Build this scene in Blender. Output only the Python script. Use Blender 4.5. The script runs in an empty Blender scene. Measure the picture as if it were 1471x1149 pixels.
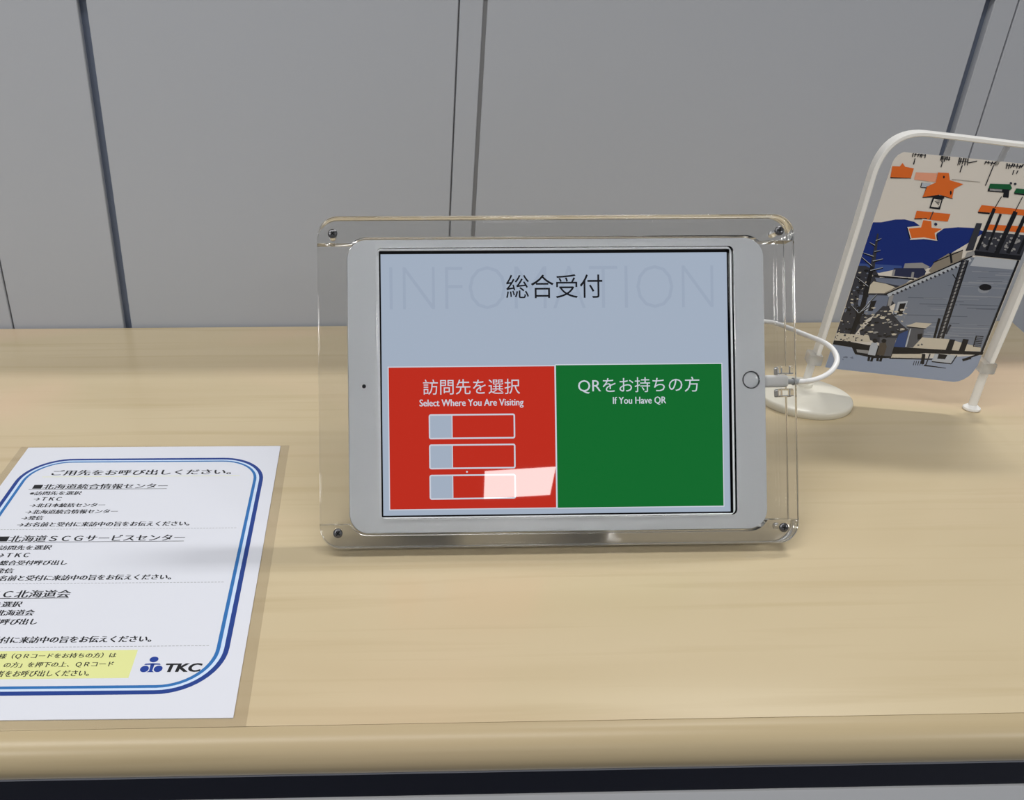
import bpy, bmesh, math, random
from mathutils import Vector, Matrix, Euler
S = bpy.context.scene
COL = S.collection
R = math.radians

# ------------------------------------------------------------------ camera
cam_d = bpy.data.cameras.new('camera')
cam = bpy.data.objects.new('camera', cam_d)
COL.objects.link(cam)
F_PX, CX, CY = 1190.0, 532.6, 621.0
cam_d.sensor_fit = 'HORIZONTAL'
cam_d.sensor_width = 36.0
cam_d.lens = F_PX / 1471 * 36.0
cam_d.shift_x = (1471 / 2 - CX) / 1471
cam_d.shift_y = (CY - 1149 / 2) / 1471
cam_d.clip_start = 0.01
cam.location = (0, 0, 0.2869)
cam.rotation_euler = (R(90 - 27.465), 0, R(-1.32))
S.camera = cam

# ------------------------------------------------------------------ light
S.view_settings.view_transform = 'Standard'
S.view_settings.look = 'None'
S.view_settings.gamma = 1.0
S.view_settings.use_curve_mapping = False
S.view_settings.exposure = 0.0
w = bpy.data.worlds.new('room_light')
S.world = w
w.use_nodes = True
w.node_tree.nodes['Background'].inputs[0].default_value = (0.92, 0.96, 1.0, 1)
w.node_tree.nodes['Background'].inputs[1].default_value = 0.28

def area(name, loc, sx, sy, power, color=(1, 0.985, 0.96)):
    l = bpy.data.lights.new(name, 'AREA')
    l.shape = 'RECTANGLE'; l.size = sx; l.size_y = sy
    l.energy = power; l.color = color
    o = bpy.data.objects.new(name, l)
    o.location = loc
    COL.objects.link(o)
    return o
area('ceiling_or_fill_lamp', (0.95, 1.33, 1.69), 0.6, 0.12, 20)
area('ceiling_or_fill_lamp', (0.15, -0.05, 1.69), 1.2, 0.30, 8)
area('ceiling_or_fill_lamp', (-1.0, -0.05, 1.69), 1.2, 0.30, 13)
area('ceiling_or_fill_lamp', (-1.6, -1.55, 1.69), 1.2, 0.30, 29)  # added fill light, placed left of what the screen mirrors
area('ceiling_or_fill_lamp', (2.75, -1.55, 1.69), 1.2, 0.30, 30)  # added fill light for the tablet face, kept out of the plate reflection
area('ceiling_or_fill_lamp', (0.87, -3.12, 1.69), 0.36, 0.35, 7).rotation_euler = (0, 0, R(6.7))
S.cycles.sample_clamp_indirect = 0.0

# ------------------------------------------------------------------ materials
def lin(c):
    c = c / 255.0
    return c / 12.92 if c <= 0.04045 else ((c + 0.055) / 1.055) ** 2.4
def rgb(r, g, b):
    return (lin(r), lin(g), lin(b), 1)
def mat(name, col, rough=0.5, metal=0.0, spec=0.5, emit=0.0, bump=0.0, bscale=400):
    m = bpy.data.materials.new(name); m.use_nodes = True
    nt = m.node_tree; b = nt.nodes['Principled BSDF']
    c = rgb(*col)
    if emit:
        b.inputs['Base Color'].default_value = (0.004, 0.004, 0.005, 1)
        b.inputs['Emission Color'].default_value = c
        b.inputs['Emission Strength'].default_value = emit * 0.92
    else:
        b.inputs['Base Color'].default_value = c
    b.inputs['Roughness'].default_value = rough
    b.inputs['Metallic'].default_value = metal
    b.inputs['Specular IOR Level'].default_value = spec
    if bump:
        tc = nt.nodes.new('ShaderNodeTexCoord'); n = nt.nodes.new('ShaderNodeTexNoise')
        n.inputs['Scale'].default_value = bscale; n.inputs['Detail'].default_value = 3
        bp = nt.nodes.new('ShaderNodeBump'); bp.inputs['Strength'].default_value = bump
        bp.inputs['Distance'].default_value = 0.0005
        nt.links.new(tc.outputs['Object'], n.inputs['Vector'])
        nt.links.new(n.outputs['Fac'], bp.inputs['Height'])
        nt.links.new(bp.outputs['Normal'], b.inputs['Normal'])
    return m

def wood(name, base, dark, pink, rough, coat=0.0):
    m = bpy.data.materials.new(name); m.use_nodes = True
    nt = m.node_tree; b = nt.nodes['Principled BSDF']; L = nt.links
    tc = nt.nodes.new('ShaderNodeTexCoord')
    def noise(sx, sy, sz, scale, detail, dist=0.0):
        mp = nt.nodes.new('ShaderNodeMapping'); mp.inputs['Scale'].default_value = (sx, sy, sz)
        n = nt.nodes.new('ShaderNodeTexNoise'); n.inputs['Scale'].default_value = scale
        n.inputs['Detail'].default_value = detail; n.inputs['Distortion'].default_value = dist
        L.new(tc.outputs['Object'], mp.inputs['Vector']); L.new(mp.outputs['Vector'], n.inputs['Vector'])
        return n.outputs['Fac']
    def ramp(f, lo, hi):
        r = nt.nodes.new('ShaderNodeMapRange')
        r.inputs['From Min'].default_value = lo; r.inputs['From Max'].default_value = hi
        L.new(f, r.inputs['Value']); return r.outputs['Result']
    def mix(f, a, c):
        x = nt.nodes.new('ShaderNodeMix'); x.data_type = 'RGBA'
        L.new(f, x.inputs[0])
        if isinstance(a, tuple): x.inputs[6].default_value = a
        else: L.new(a, x.inputs[6])
        x.inputs[7].default_value = c
        return x.outputs[2]
    fine = noise(3, 90, 90, 1.0, 5, 0.4)
    broad = noise(1.6, 14, 14, 1.0, 3, 1.2)
    blot = noise(2.5, 5, 5, 1.0, 2, 0.6)
    mid = tuple((p + q) / 2 for p, q in zip(rgb(*base), rgb(*dark)))
    c = mix(ramp(broad, 0.38, 0.68), rgb(*base), mid)
    c = mix(ramp(fine, 0.52, 0.78), c, rgb(*dark))
    c = mix(ramp(blot, 0.53, 0.74), c, rgb(*pink))
    L.new(c, b.inputs['Base Color'])
    b.inputs['Roughness'].default_value = rough
    b.inputs['Specular IOR Level'].default_value = 0.4
    b.inputs['Coat Weight'].default_value = coat
    b.inputs['Coat Roughness'].default_value = 0.15
    return m

def acrylic(name, tint=(1, 1, 1), rough=0.0):
    m = bpy.data.materials.new(name); m.use_nodes = True
    b = m.node_tree.nodes['Principled BSDF']
    b.inputs['Base Color'].default_value = (*tint, 1)
    b.inputs['Transmission Weight'].default_value = 1.0
    b.inputs['Roughness'].default_value = rough
    b.inputs['IOR'].default_value = 1.49
    return m

def film(name, tint):
    m = bpy.data.materials.new(name); m.use_nodes = True
    nt = m.node_tree; nt.nodes.remove(nt.nodes['Principled BSDF'])
    t = nt.nodes.new('ShaderNodeBsdfTransparent'); t.inputs[0].default_value = (*tint, 1)
    g = nt.nodes.new('ShaderNodeBsdfGlossy'); g.inputs['Roughness'].default_value = 0.12
    f = nt.nodes.new('ShaderNodeValue'); f.outputs[0].default_value = 0.05
    x = nt.nodes.new('ShaderNodeMixShader')
    nt.links.new(f.outputs[0], x.inputs[0]); nt.links.new(t.outputs[0], x.inputs[1]); nt.links.new(g.outputs[0], x.inputs[2])
    nt.links.new(x.outputs[0], nt.nodes['Material Output'].inputs[0])
    return m

M = {}
M['wood'] = wood('pale_maple_laminate', (206, 190, 157), (192, 174, 139), (215, 189, 160), 0.24)
M['edge'] = wood('maple_edge_band', (188, 171, 137), (175, 157, 122), (190, 170, 138), 0.32)
M['partition'] = mat('grey_painted_steel', (177, 181, 189), 0.42, 0.0, 0.4, bump=0.05, bscale=900)
M['groove'] = mat('dark_blue_grey_joint', (104, 114, 134), 0.5)
M['joint'] = mat('thin_grey_joint', (120, 121, 124), 0.5)
M['navy_trim'] = mat('dark_gloss_trim', (14, 20, 36), 0.25, 0.0, 0.4)
M['alu'] = mat('bright_aluminium', (200, 203, 210), 0.35, 0.9)
M['panel'] = mat('light_grey_front', (236, 238, 242), 0.4)
M['floor'] = mat('grey_carpet', (110, 110, 115), 0.9)
M['ceiling'] = mat('white_ceiling_board', (230, 230, 228), 0.9)
M['acrylic'] = acrylic('clear_acrylic', (0.985, 0.985, 0.98))
M['frost'] = acrylic('cloudy_clear_plastic', (0.86, 0.85, 0.83), 0.35)
M['steel'] = mat('dark_steel', (105, 105, 108), 0.28, 0.95)
M['slot'] = mat('screw_recess', (20, 20, 20), 0.4, 0.5)
M['tablet_white'] = mat('white_glass_face', (240, 244, 250), 0.12, 0.0, 0.5)
M['tablet_body'] = mat('silver_body', (190, 192, 196), 0.3, 0.85)
M['ring'] = mat('silver_ring', (120, 124, 130), 0.2, 0.9)
M['black'] = mat('black_gap', (6, 6, 8), 0.3)
M['lens'] = mat('lens_black', (12, 12, 26), 0.1)
M['cable'] = mat('white_rubber', (236, 236, 236), 0.4)
M['plug_metal'] = mat('plug_collar_grey', (165, 168, 172), 0.4)
M['white_plastic'] = mat('white_plastic', (240, 239, 236), 0.28)
M['base_plastic'] = mat('cream_white_plastic', (232, 228, 214), 0.25)
M['paper'] = mat('white_paper', (221, 224, 234), 0.55, 0, 0.3)
M['film'] = film('clear_film', (0.972, 0.968, 0.965))
def scr(name, col, e=1.0):
    return mat(name, col, 0.015, 0, 0.5, emit=e)
SC = {'bg': scr('screen_pale_blue', (166, 179, 197)), 'red': scr('screen_red', (192, 40, 20)),
      'green': scr('screen_green', (0, 106, 40)), 'white': scr('screen_white', (205, 210, 222)),
      'black': scr('screen_black', (14, 16, 22)), 'faint': scr('screen_faint_grey', (159, 172, 191)),
      'off': mat('screen_border_black', (3, 3, 5), 0.06)}
IK = {'ink': mat('black_ink', (24, 26, 32), 0.5), 'navy': mat('navy_ink', (30, 62, 140), 0.5), 'blue': mat('blue_ink', (44, 112, 180), 0.5),
      'pale': mat('pale_blue_ink', (208, 226, 250), 0.5), 'yellow': mat('yellow_highlight', (226, 230, 158), 0.55),
      'line': mat('grey_ink', (150, 152, 158), 0.5), 'logo': mat('logo_blue', (30, 62, 150), 0.5)}
CK = {}
for k, c in dict(blue=(18, 44, 124), paleblue=(58, 84, 150), dark=(52, 54, 64), black=(16, 18, 26), tan=(142, 134, 122), grey=(150, 150, 152),
                 navy=(40, 46, 78), slate=(112, 122, 144), snow=(206, 198, 182), wall=(124, 132, 148), wall2=(100, 108, 124), wall3=(146, 152, 164),
                 pale=(182, 188, 198), booth=(88, 90, 98), blue2=(52, 76, 130), ground=(152, 164, 188), brown=(82, 74, 66), orange=(224, 108, 36),
                 pink=(232, 162, 132), green=(14, 92, 52), paper=(222, 216, 208)).items():
    CK[k] = mat('card_' + k, c, 0.22, 0, 0.5)

# ------------------------------------------------------------------ helpers
def tag(o, label=None, cat=None, group=None, kind=None):
    if label: o['label'] = label
    if cat: o['category'] = cat
    if group: o['group'] = group
    if kind: o['kind'] = kind
    return o
def thing(name, label, cat, loc=(0, 0, 0), rot=(0, 0, 0)):
    o = bpy.data.objects.new(name, None); COL.objects.link(o)
    o.location = loc; o.rotation_euler = rot; o.empty_display_size = 0.02
    return tag(o, label, cat)
def obj(name, me, mats, parent=None, smooth=None, label=None):
    o = bpy.data.objects.new(name, me); COL.objects.link(o)
    for m in (mats if isinstance(mats, (list, tuple)) else [mats]):
        me.materials.append(m)
    if parent: o.parent = parent
    if smooth is not None:
        for p in me.polygons: p.use_smooth = True
        me.set_sharp_from_angle(angle=R(smooth))
    if label: o['label'] = label
    return o
def bm_mesh(bm, name='m'):
    bmesh.ops.recalc_face_normals(bm, faces=bm.faces[:])
    me = bpy.data.meshes.new(name); bm.to_mesh(me); bm.free(); return me
def add_box(bm, x0, x1, y0, y1, z0, z1, bevel=0.0, seg=2):
    r = bmesh.ops.create_cube(bm, size=1.0)
    for v in r['verts']:
        v.co = Vector(((x0 + x1) / 2 + v.co.x * (x1 - x0), (y0 + y1) / 2 + v.co.y * (y1 - y0), (z0 + z1) / 2 + v.co.z * (z1 - z0)))
    if bevel:
        es = list({e for v in r['verts'] for e in v.link_edges})
        bmesh.ops.bevel(bm, geom=es, offset=bevel, segments=seg, affect='EDGES', profile=0.5)
def box(name, b, m, parent=None, bevel=0.0, seg=2):
    bm = bmesh.new(); add_box(bm, *b, bevel=bevel, seg=seg)
    return obj(name, bm_mesh(bm), m, parent, 35 if bevel else None)
def add_lathe(bm, prof, n=48, mx=None):
    rings = []
    for r, z in prof:
        if r < 1e-7: rings.append([bm.verts.new((0, 0, z))])
        else: rings.append([bm.verts.new((r * math.cos(2 * math.pi * k / n), r * math.sin(2 * math.pi * k / n), z)) for k in range(n)])
    for a, b in zip(rings, rings[1:]):
        for k in range(n):
            k2 = (k + 1) % n
            if len(a) == 1 and len(b) == 1: continue
            if len(a) == 1: bm.faces.new((a[0], b[k], b[k2]))
            elif len(b) == 1: bm.faces.new((a[k], b[0], a[k2]))
            else: bm.faces.new((a[k], b[k], b[k2], a[k2]))
    if mx is not None:
        for rg in rings:
            for v in rg: v.co = mx @ v.co
def add_tube(bm, pts, r, n=12, r1=None):
    pts = [Vector(p) for p in pts]; rings = []
    up = Vector((0, 0, 1))
    for i, p in enumerate(pts):
        t = (pts[min(i + 1, len(pts) - 1)] - pts[max(i - 1, 0)]).normalized()
        a = t.cross(up)
        if a.length < 1e-3: a = t.cross(Vector((0, 1, 0)))
        a.normalize(); b = a.cross(t)
        rr = r if r1 is None else r + (r1 - r) * i / (len(pts) - 1)
        rings.append([bm.verts.new(p + rr * (math.cos(2 * math.pi * k / n) * a + math.sin(2 * math.pi * k / n) * b)) for k in range(n)])
    for x, y in zip(rings, rings[1:]):
        for k in range(n): bm.faces.new((x[k], x[(k + 1) % n], y[(k + 1) % n], y[k]))
    bm.faces.new(rings[0]); bm.faces.new(rings[-1][::-1])
def spline(pts, n=10):
    P = [Vector(p) for p in pts]; P = [2 * P[0] - P[1]] + P + [2 * P[-1] - P[-2]]; o = []
    for i in range(1, len(P) - 2):
        for k in range(n):
            t = k / n
            o.append(0.5 * ((2 * P[i]) + (-P[i - 1] + P[i + 1]) * t + (2 * P[i - 1] - 5 * P[i] + 4 * P[i + 1] - P[i + 2]) * t * t + (-P[i - 1] + 3 * P[i] - 3 * P[i + 1] + P[i + 2]) * t ** 3))
    o.append(P[-2]); return o
def rrect(x0, y0, x1, y1, r, n=8):
    if not isinstance(r, (list, tuple)): r = [r] * 4        # bl, br, tr, tl
    o = []
    for (cx, cy, a, rr) in ((x0, y0, 180, r[0]), (x1, y0, 270, r[1]), (x1, y1, 0, r[2]), (x0, y1, 90, r[3])):
        mx = cx + rr * (1 if cx == x0 else -1); my = cy + rr * (1 if cy == y0 else -1)
        if rr <= 0: o.append((cx, cy)); continue
        for k in range(n + 1):
            t = R(a + 90 * k / n); o.append((mx + rr * math.cos(t), my + rr * math.sin(t)))
    return o
def circle(x, y, r, n=28):
    return [(x + r * math.cos(2 * math.pi * k / n), y + r * math.sin(2 * math.pi * k / n)) for k in range(n)]
def slab(loops, z0, z1, bevel=0.0):
    """closed solid: outline with holes (metres), between z0 and z1"""
    c = bpy.data.curves.new('c', 'CURVE'); c.dimensions = '2D'; c.fill_mode = 'BOTH'
    c.extrude = (z1 - z0) / 2 - bevel; c.bevel_depth = bevel; c.bevel_resolution = 2; c.offset = -bevel
    for lp in loops:
        s = c.splines.new('POLY'); s.points.add(len(lp) - 1); s.use_cyclic_u = True
        for q, (x, y) in zip(s.points, lp): q.co = (x, y, 0, 1)
    o = bpy.data.objects.new('c', c); COL.objects.link(o)
    bpy.context.view_layer.update()
    me = bpy.data.meshes.new_from_object(o.evaluated_get(bpy.context.evaluated_depsgraph_get()))
    bpy.data.objects.remove(o); bpy.data.curves.remove(c)
    bm = bmesh.new(); bm.from_mesh(me); bmesh.ops.remove_doubles(bm, verts=bm.verts[:], dist=1e-6)
    for v in bm.verts: v.co.z += (z0 + z1) / 2
    bpy.data.meshes.remove(me)
    return bm_mesh(bm)

class Print:
    """flat printed artwork in millimetres, one mesh with one slot per ink"""
    def __init__(s, inks):
        s.inks = inks; s.v = []; s.f = []; s.mi = []; s.names = []; s.z = 0.0; s.dz = 0.00002
    def slot(s, k):
        if k not in s.names: s.names.append(k)
        return s.names.index(k)
    def up(s): s.z += s.dz
    def face(s, k, pts):
        b = len(s.v); s.v += [(x / 1000, y / 1000, s.z) for x, y in pts]
        s.f.append(tuple(range(b, b + len(pts)))); s.mi.append(s.slot(k))
    def ring(s, k, out, inn):
        n = len(out); b = len(s.v)
        s.v += [(x / 1000, y / 1000, s.z) for x, y in out] + [(x / 1000, y / 1000, s.z) for x, y in inn]
        for i in range(n):
            j = (i + 1) % n
            s.f.append((b + i, b + j, b + n + j, b + n + i)); s.mi.append(s.slot(k))
    def rect(s, k, x0, y0, x1, y1): s.face(k, [(x0, y0), (x1, y0), (x1, y1), (x0, y1)])
    def text(s, k, body, x0, y0, x1, y1, off=0.0, shear=0.0, bold=0.0):
        vs, fs = glyphs(body, off, shear)
        ax = [v[0] for v in vs]; ay = [v[1] for v in vs]
        a0, a1, b0, b1 = min(ax), max(ax), min(ay), max(ay)
        z0 = s.z
        for dx in ((-bold, -bold / 3, bold / 3, bold) if bold else (0,)):
            b = len(s.v); s.z += s.dz * 0.1
            s.v += [((x0 + dx + (x - a0) / (a1 - a0) * (x1 - x0)) / 1000, (y0 + (y - b0) / (b1 - b0) * (y1 - y0)) / 1000, s.z) for x, y in vs]
            for f in fs: s.f.append(tuple(b + i for i in f)); s.mi.append(s.slot(k))
        s.z = z0
    def build(s, name, parent, label=None, extra=None):
        me = bpy.data.meshes.new(name); me.from_pydata(s.v, [], s.f)
        me.polygons.foreach_set('material_index', s.mi)
        bm = bmesh.new(); bm.from_mesh(me)
        bm.normal_update()
        for f in bm.faces:
            if f.normal.z < 0: f.normal_flip()
        bm.to_mesh(me); bm.free()
        return obj(name, me, [s.inks[k] for k in s.names], parent, None, label)
def glyphs(body, off, shear):
    c = bpy.data.curves.new('t', 'FONT'); c.body = body; c.size = 1; c.offset = off; c.shear = shear; c.resolution_u = 3
    o = bpy.data.objects.new('t', c); COL.objects.link(o); bpy.context.view_layer.update()
    me = bpy.data.meshes.new_from_object(o.evaluated_get(bpy.context.evaluated_depsgraph_get()))
    vs = [(v.co.x, v.co.y) for v in me.vertices]; fs = [tuple(p.vertices) for p in me.polygons]
    bpy.data.objects.remove(o); bpy.data.curves.remove(c); bpy.data.meshes.remove(me)
    return vs, fs
mm = lambda pts: [(x / 1000, y / 1000) for x, y in pts]
CARD_OUT=[(18.3,184.4),(19.0,187.6),(20.8,190.4),(23.7,192.4),(66.7,189.7),(110.0,186.7),(113.6,185.9),(116.6,184.1),(118.8,181.5),(120.3,177.3),(118.6,97.3),(117.0,44.1),(116.6,38.7),(114.8,32.1),(113.1,28.8),(110.2,25.7),(107.4,24.0),(104.4,23.1),(19.1,25.7),(11.0,26.4)]
ART=[
('blue',[(14.6,105.4),(16.4,142.6),(21.9,142.9),(30.7,145.4),(36.8,145.8),(43.4,144.4),(49.6,140.8),(57.5,138.3),(64.0,140.7),(72.8,142.1),(83.9,142.1),(90.7,139.7),(83.8,132.4),(75.7,125.0),(65.1,114.9),(63.0,111.2),(44.4,109.9),(30.6,105.4),(14.6,104.2)]),
('paleblue',[(14.6,105.2),(14.9,111.6),(26.8,111.7),(43.9,111.7),(44.4,109.9),(30.6,105.4),(14.6,104.2)]),
('dark',[(14.6,104.8),(14.8,109.7),(19.6,110.1),(28.1,106.4),(31.5,101.8),(50.5,103.1),(50.8,85.9),(30.3,67.9),(23.6,49.7),(12.0,48.0),(12.7,62.9),(13.6,76.7)]),
('tan',[(64.8,116.1),(72.2,123.0),(75.9,115.6),(66.3,107.2),(62.7,108.8)]),
('tan',[(74.1,123.5),(80.7,125.5),(81.8,118.4),(75.9,113.8)]),
('black',[(72.5,122.9),(73.9,123.2),(77.6,114.1),(76.2,113.8)]),
('black',[(64.2,115.1),(63.7,115.8),(80.4,126.2),(80.8,125.5)]),
('grey',[(45.5,113.6),(56.7,114.9),(62.8,112.1),(60.3,109.8),(45.5,109.5)]),
('navy',[(39.1,109.6),(58.9,110.9),(61.1,108.7),(61.0,103.2),(52.5,103.3),(39.6,103.6)]),
('grey',[(38.9,108.3),(40.5,108.5),(40.8,103.9),(39.0,103.8)]),
('grey',[(51.9,107.4),(53.5,107.5),(54.1,103.4),(52.3,103.2)]),
('slate',[(28.3,101.5),(52.9,101.8),(48.0,96.2),(30.1,98.6)]),
('black',[(27.5,102.3),(27.3,103.5),(54.9,102.6),(55.1,101.4)]),
('snow',[(25.0,93.3),(28.0,98.5),(37.0,97.3),(44.0,95.1),(37.8,89.9),(26.0,89.0)]),
('slate',[(20.9,87.4),(41.5,88.3),(42.0,73.9),(22.8,71.1)]),
('black',[(30.3,83.1),(33.9,84.0),(33.3,75.5),(30.1,75.0)]),
('pale',[(28.6,83.2),(29.9,83.3),(29.6,75.0),(28.3,74.9)]),
('wall',[(40.3,88.6),(87.2,121.1),(117.9,120.2),(115.6,49.1),(60.8,48.5),(47.7,60.3),(47.5,81.9)]),
('pale',[(90.0,121.8),(117.8,120.5),(117.1,113.7),(88.5,114.7)]),
('wall2',[(78.4,98.7),(78.4,99.0),(100.5,99.9),(100.6,99.6)]),
('wall2',[(97.1,111.1),(97.0,111.5),(115.0,112.1),(115.1,111.8)]),
('wall2',[(69.5,82.1),(69.4,82.5),(84.0,83.2),(84.1,82.8)]),
('wall3',[(59.0,59.0),(58.8,59.7),(90.8,61.3),(90.9,60.7)]),
('wall3',[(86.7,101.3),(86.5,102.0),(116.4,103.1),(116.6,102.5)]),
('wall3',[(76.6,65.8),(76.4,66.3),(115.0,68.3),(115.2,67.7)]),
('wall2',[(63.6,83.2),(63.5,83.9),(88.8,85.0),(89.0,84.3)]),
('wall2',[(106.5,69.9),(106.3,70.6),(115.5,71.1),(115.7,70.4)]),
('wall3',[(103.4,83.0),(103.3,83.3),(116.0,83.9),(116.1,83.5)]),
('wall2',[(69.4,88.1),(69.3,88.5),(93.7,89.6),(93.8,89.2)]),
('wall3',[(58.7,66.1),(58.5,66.9),(68.8,67.4),(69.0,66.6)]),
('wall2',[(90.4,84.6),(90.2,85.3),(116.1,86.4),(116.3,85.7)]),
('wall3',[(90.2,101.6),(90.1,102.0),(105.3,102.6),(105.4,102.2)]),
('wall3',[(91.2,102.3),(91.1,102.8),(116.7,103.7),(116.8,103.2)]),
('wall2',[(62.6,61.6),(62.5,62.0),(73.3,62.5),(73.4,62.1)]),
('wall2',[(102.3,82.3),(102.2,82.7),(114.7,83.3),(114.8,82.9)]),
('wall3',[(91.1,110.3),(90.9,110.9),(101.9,111.3),(102.1,110.7)]),
('wall2',[(58.8,58.0),(58.6,58.7),(77.8,59.7),(78.0,59.1)]),
('wall2',[(106.9,91.7),(106.8,92.1),(116.2,92.5),(116.3,92.1)]),
('wall3',[(91.4,101.9),(91.2,102.4),(104.2,102.9),(104.3,102.3)]),
('wall3',[(96.2,104.0),(96.1,104.3),(116.7,105.1),(116.7,104.7)]),
('wall2',[(75.7,69.3),(75.6,69.7),(94.5,70.7),(94.6,70.2)]),
('wall2',[(107.6,102.4),(107.5,102.6),(116.5,102.9),(116.5,102.7)]),
('wall2',[(99.6,103.6),(99.5,104.1),(112.8,104.6),(112.9,104.1)]),
('wall3',[(72.3,79.9),(72.2,80.3),(81.9,80.7),(82.0,80.3)]),
('wall2',[(91.6,59.0),(91.5,59.4),(107.1,60.2),(107.2,59.9)]),
('wall2',[(54.6,87.6),(54.5,88.2),(78.1,89.2),(78.2,88.6)]),
('wall2',[(65.2,87.6),(65.1,88.0),(80.3,88.6),(80.3,88.3)]),
('wall3',[(82.1,98.7),(82.0,99.0),(98.4,99.6),(98.4,99.3)]),
('wall3',[(108.5,110.3),(108.4,110.7),(116.7,111.0),(116.8,110.6)]),
('wall3',[(91.5,64.3),(91.4,64.6),(115.6,65.8),(115.7,65.6)]),
('wall3',[(87.9,91.3),(87.8,92.0),(116.4,93.2),(116.6,92.5)]),
('wall3',[(75.1,61.5),(75.0,62.0),(107.1,63.6),(107.2,63.2)]),
('wall3',[(65.1,88.0),(65.0,88.4),(101.8,89.9),(101.9,89.5)]),
('wall3',[(90.5,91.3),(90.3,92.0),(116.3,93.0),(116.5,92.3)]),
('wall2',[(57.4,73.9),(57.3,74.6),(98.1,76.5),(98.2,75.9)]),
('wall3',[(105.2,98.8),(105.1,99.4),(116.4,99.8),(116.5,99.3)]),
('wall2',[(95.9,82.4),(95.8,83.0),(116.0,83.9),(116.2,83.3)]),
('wall3',[(80.9,100.2),(80.8,100.5),(110.3,101.6),(110.4,101.3)]),
('wall3',[(98.1,69.9),(98.0,70.1),(115.7,71.0),(115.8,70.7)]),
('wall3',[(66.2,59.2),(66.0,59.8),(96.6,61.4),(96.8,60.8)]),
('wall2',[(83.4,86.6),(83.2,87.2),(92.5,87.6),(92.6,87.0)]),
('wall2',[(96.3,106.4),(96.2,106.6),(113.2,107.2),(113.3,107.0)]),
('wall3',[(106.9,108.6),(106.7,109.3),(116.6,109.6),(116.8,109.0)]),
('wall3',[(61.1,65.7),(61.0,66.1),(89.2,67.5),(89.3,67.1)]),
('wall3',[(78.1,59.0),(78.0,59.3),(113.7,61.2),(113.8,60.9)]),
('pale',[(41.1,87.4),(39.5,89.8),(86.9,120.5),(88.5,118.2)]),
('dark',[(43.1,89.1),(43.5,90.3),(45.0,89.5),(44.6,88.2)]),
('dark',[(45.6,90.7),(45.9,92.0),(47.5,91.1),(47.1,89.8)]),
('dark',[(48.0,92.3),(48.4,93.6),(49.9,92.7),(49.5,91.5)]),
('dark',[(50.4,93.9),(50.8,95.2),(52.3,94.3),(52.0,93.1)]),
('dark',[(52.9,95.6),(53.2,96.8),(54.8,95.9),(54.4,94.7)]),
('dark',[(55.3,97.2),(55.6,98.4),(57.2,97.5),(56.8,96.3)]),
('dark',[(57.7,98.8),(58.0,100.0),(59.6,99.1),(59.2,97.9)]),
('dark',[(60.1,100.4),(60.4,101.6),(62.0,100.7),(61.6,99.5)]),
('dark',[(62.5,101.9),(62.8,103.2),(64.3,102.3),(64.0,101.1)]),
('dark',[(64.8,103.5),(65.2,104.7),(66.7,103.9),(66.4,102.7)]),
('dark',[(67.2,105.1),(67.6,106.3),(69.1,105.5),(68.7,104.2)]),
('dark',[(69.6,106.7),(69.9,107.9),(71.4,107.0),(71.1,105.8)]),
('dark',[(71.9,108.2),(72.3,109.4),(73.8,108.6),(73.4,107.4)]),
('dark',[(74.3,109.8),(74.6,111.0),(76.1,110.1),(75.8,108.9)]),
('dark',[(76.6,111.3),(76.9,112.5),(78.4,111.7),(78.1,110.5)]),
('dark',[(78.9,112.9),(79.3,114.1),(80.7,113.2),(80.4,112.0)]),
('dark',[(81.2,114.4),(81.6,115.6),(83.1,114.8),(82.7,113.6)]),
('dark',[(83.5,115.9),(83.9,117.1),(85.4,116.3),(85.0,115.1)]),
('black',[(38.4,88.5),(37.7,89.4),(87.6,122.5),(88.2,121.6)]),
('tan',[(38.5,89.8),(38.0,90.6),(87.4,123.3),(87.9,122.6)]),
('grey',[(41.6,87.7),(44.5,89.2),(44.6,80.5),(42.3,80.3)]),
('pale',[(48.6,83.9),(55.3,85.3),(54.5,73.1),(49.3,73.3)]),
('black',[(50.4,82.7),(54.4,83.5),(54.1,73.7),(50.3,73.9)]),
('dark',[(81.9,119.2),(86.8,117.9),(87.3,51.4),(82.9,52.6)]),
('grey',[(83.8,118.7),(84.8,118.4),(85.8,53.2),(84.7,53.5)]),
('black',[(81.8,118.5),(82.8,118.3),(83.7,51.7),(82.7,52.0)]),
('black',[(85.9,118.8),(86.8,118.5),(87.6,53.4),(86.6,53.6)]),
('black',[(83.2,117.0),(82.9,117.5),(85.7,119.1),(86.0,118.6)]),
('black',[(83.2,114.2),(82.9,114.7),(85.7,116.3),(86.1,115.8)]),
('black',[(83.2,111.3),(82.9,111.9),(85.7,113.5),(86.1,112.9)]),
('black',[(83.3,108.5),(82.9,109.0),(85.8,110.6),(86.1,110.1)]),
('black',[(83.3,105.6),(82.9,106.1),(85.8,107.7),(86.1,107.2)]),
('black',[(83.3,102.7),(82.9,103.2),(85.8,104.9),(86.1,104.3)]),
('black',[(83.3,99.8),(83.0,100.3),(85.8,102.0),(86.2,101.4)]),
('black',[(83.3,96.9),(83.0,97.4),(85.8,99.1),(86.2,98.5)]),
('black',[(83.3,94.0),(83.0,94.5),(85.9,96.2),(86.2,95.6)]),
('black',[(83.4,91.0),(83.0,91.6),(85.9,93.2),(86.2,92.7)]),
('black',[(83.4,88.1),(83.0,88.6),(85.9,90.3),(86.3,89.8)]),
('black',[(83.4,85.1),(83.0,85.6),(85.9,87.3),(86.3,86.8)]),
('black',[(83.4,82.1),(83.1,82.7),(86.0,84.4),(86.3,83.8)]),
('black',[(83.4,79.1),(83.1,79.7),(86.0,81.4),(86.3,80.9)]),
('black',[(83.4,76.1),(83.1,76.7),(86.0,78.4),(86.3,77.9)]),
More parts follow.
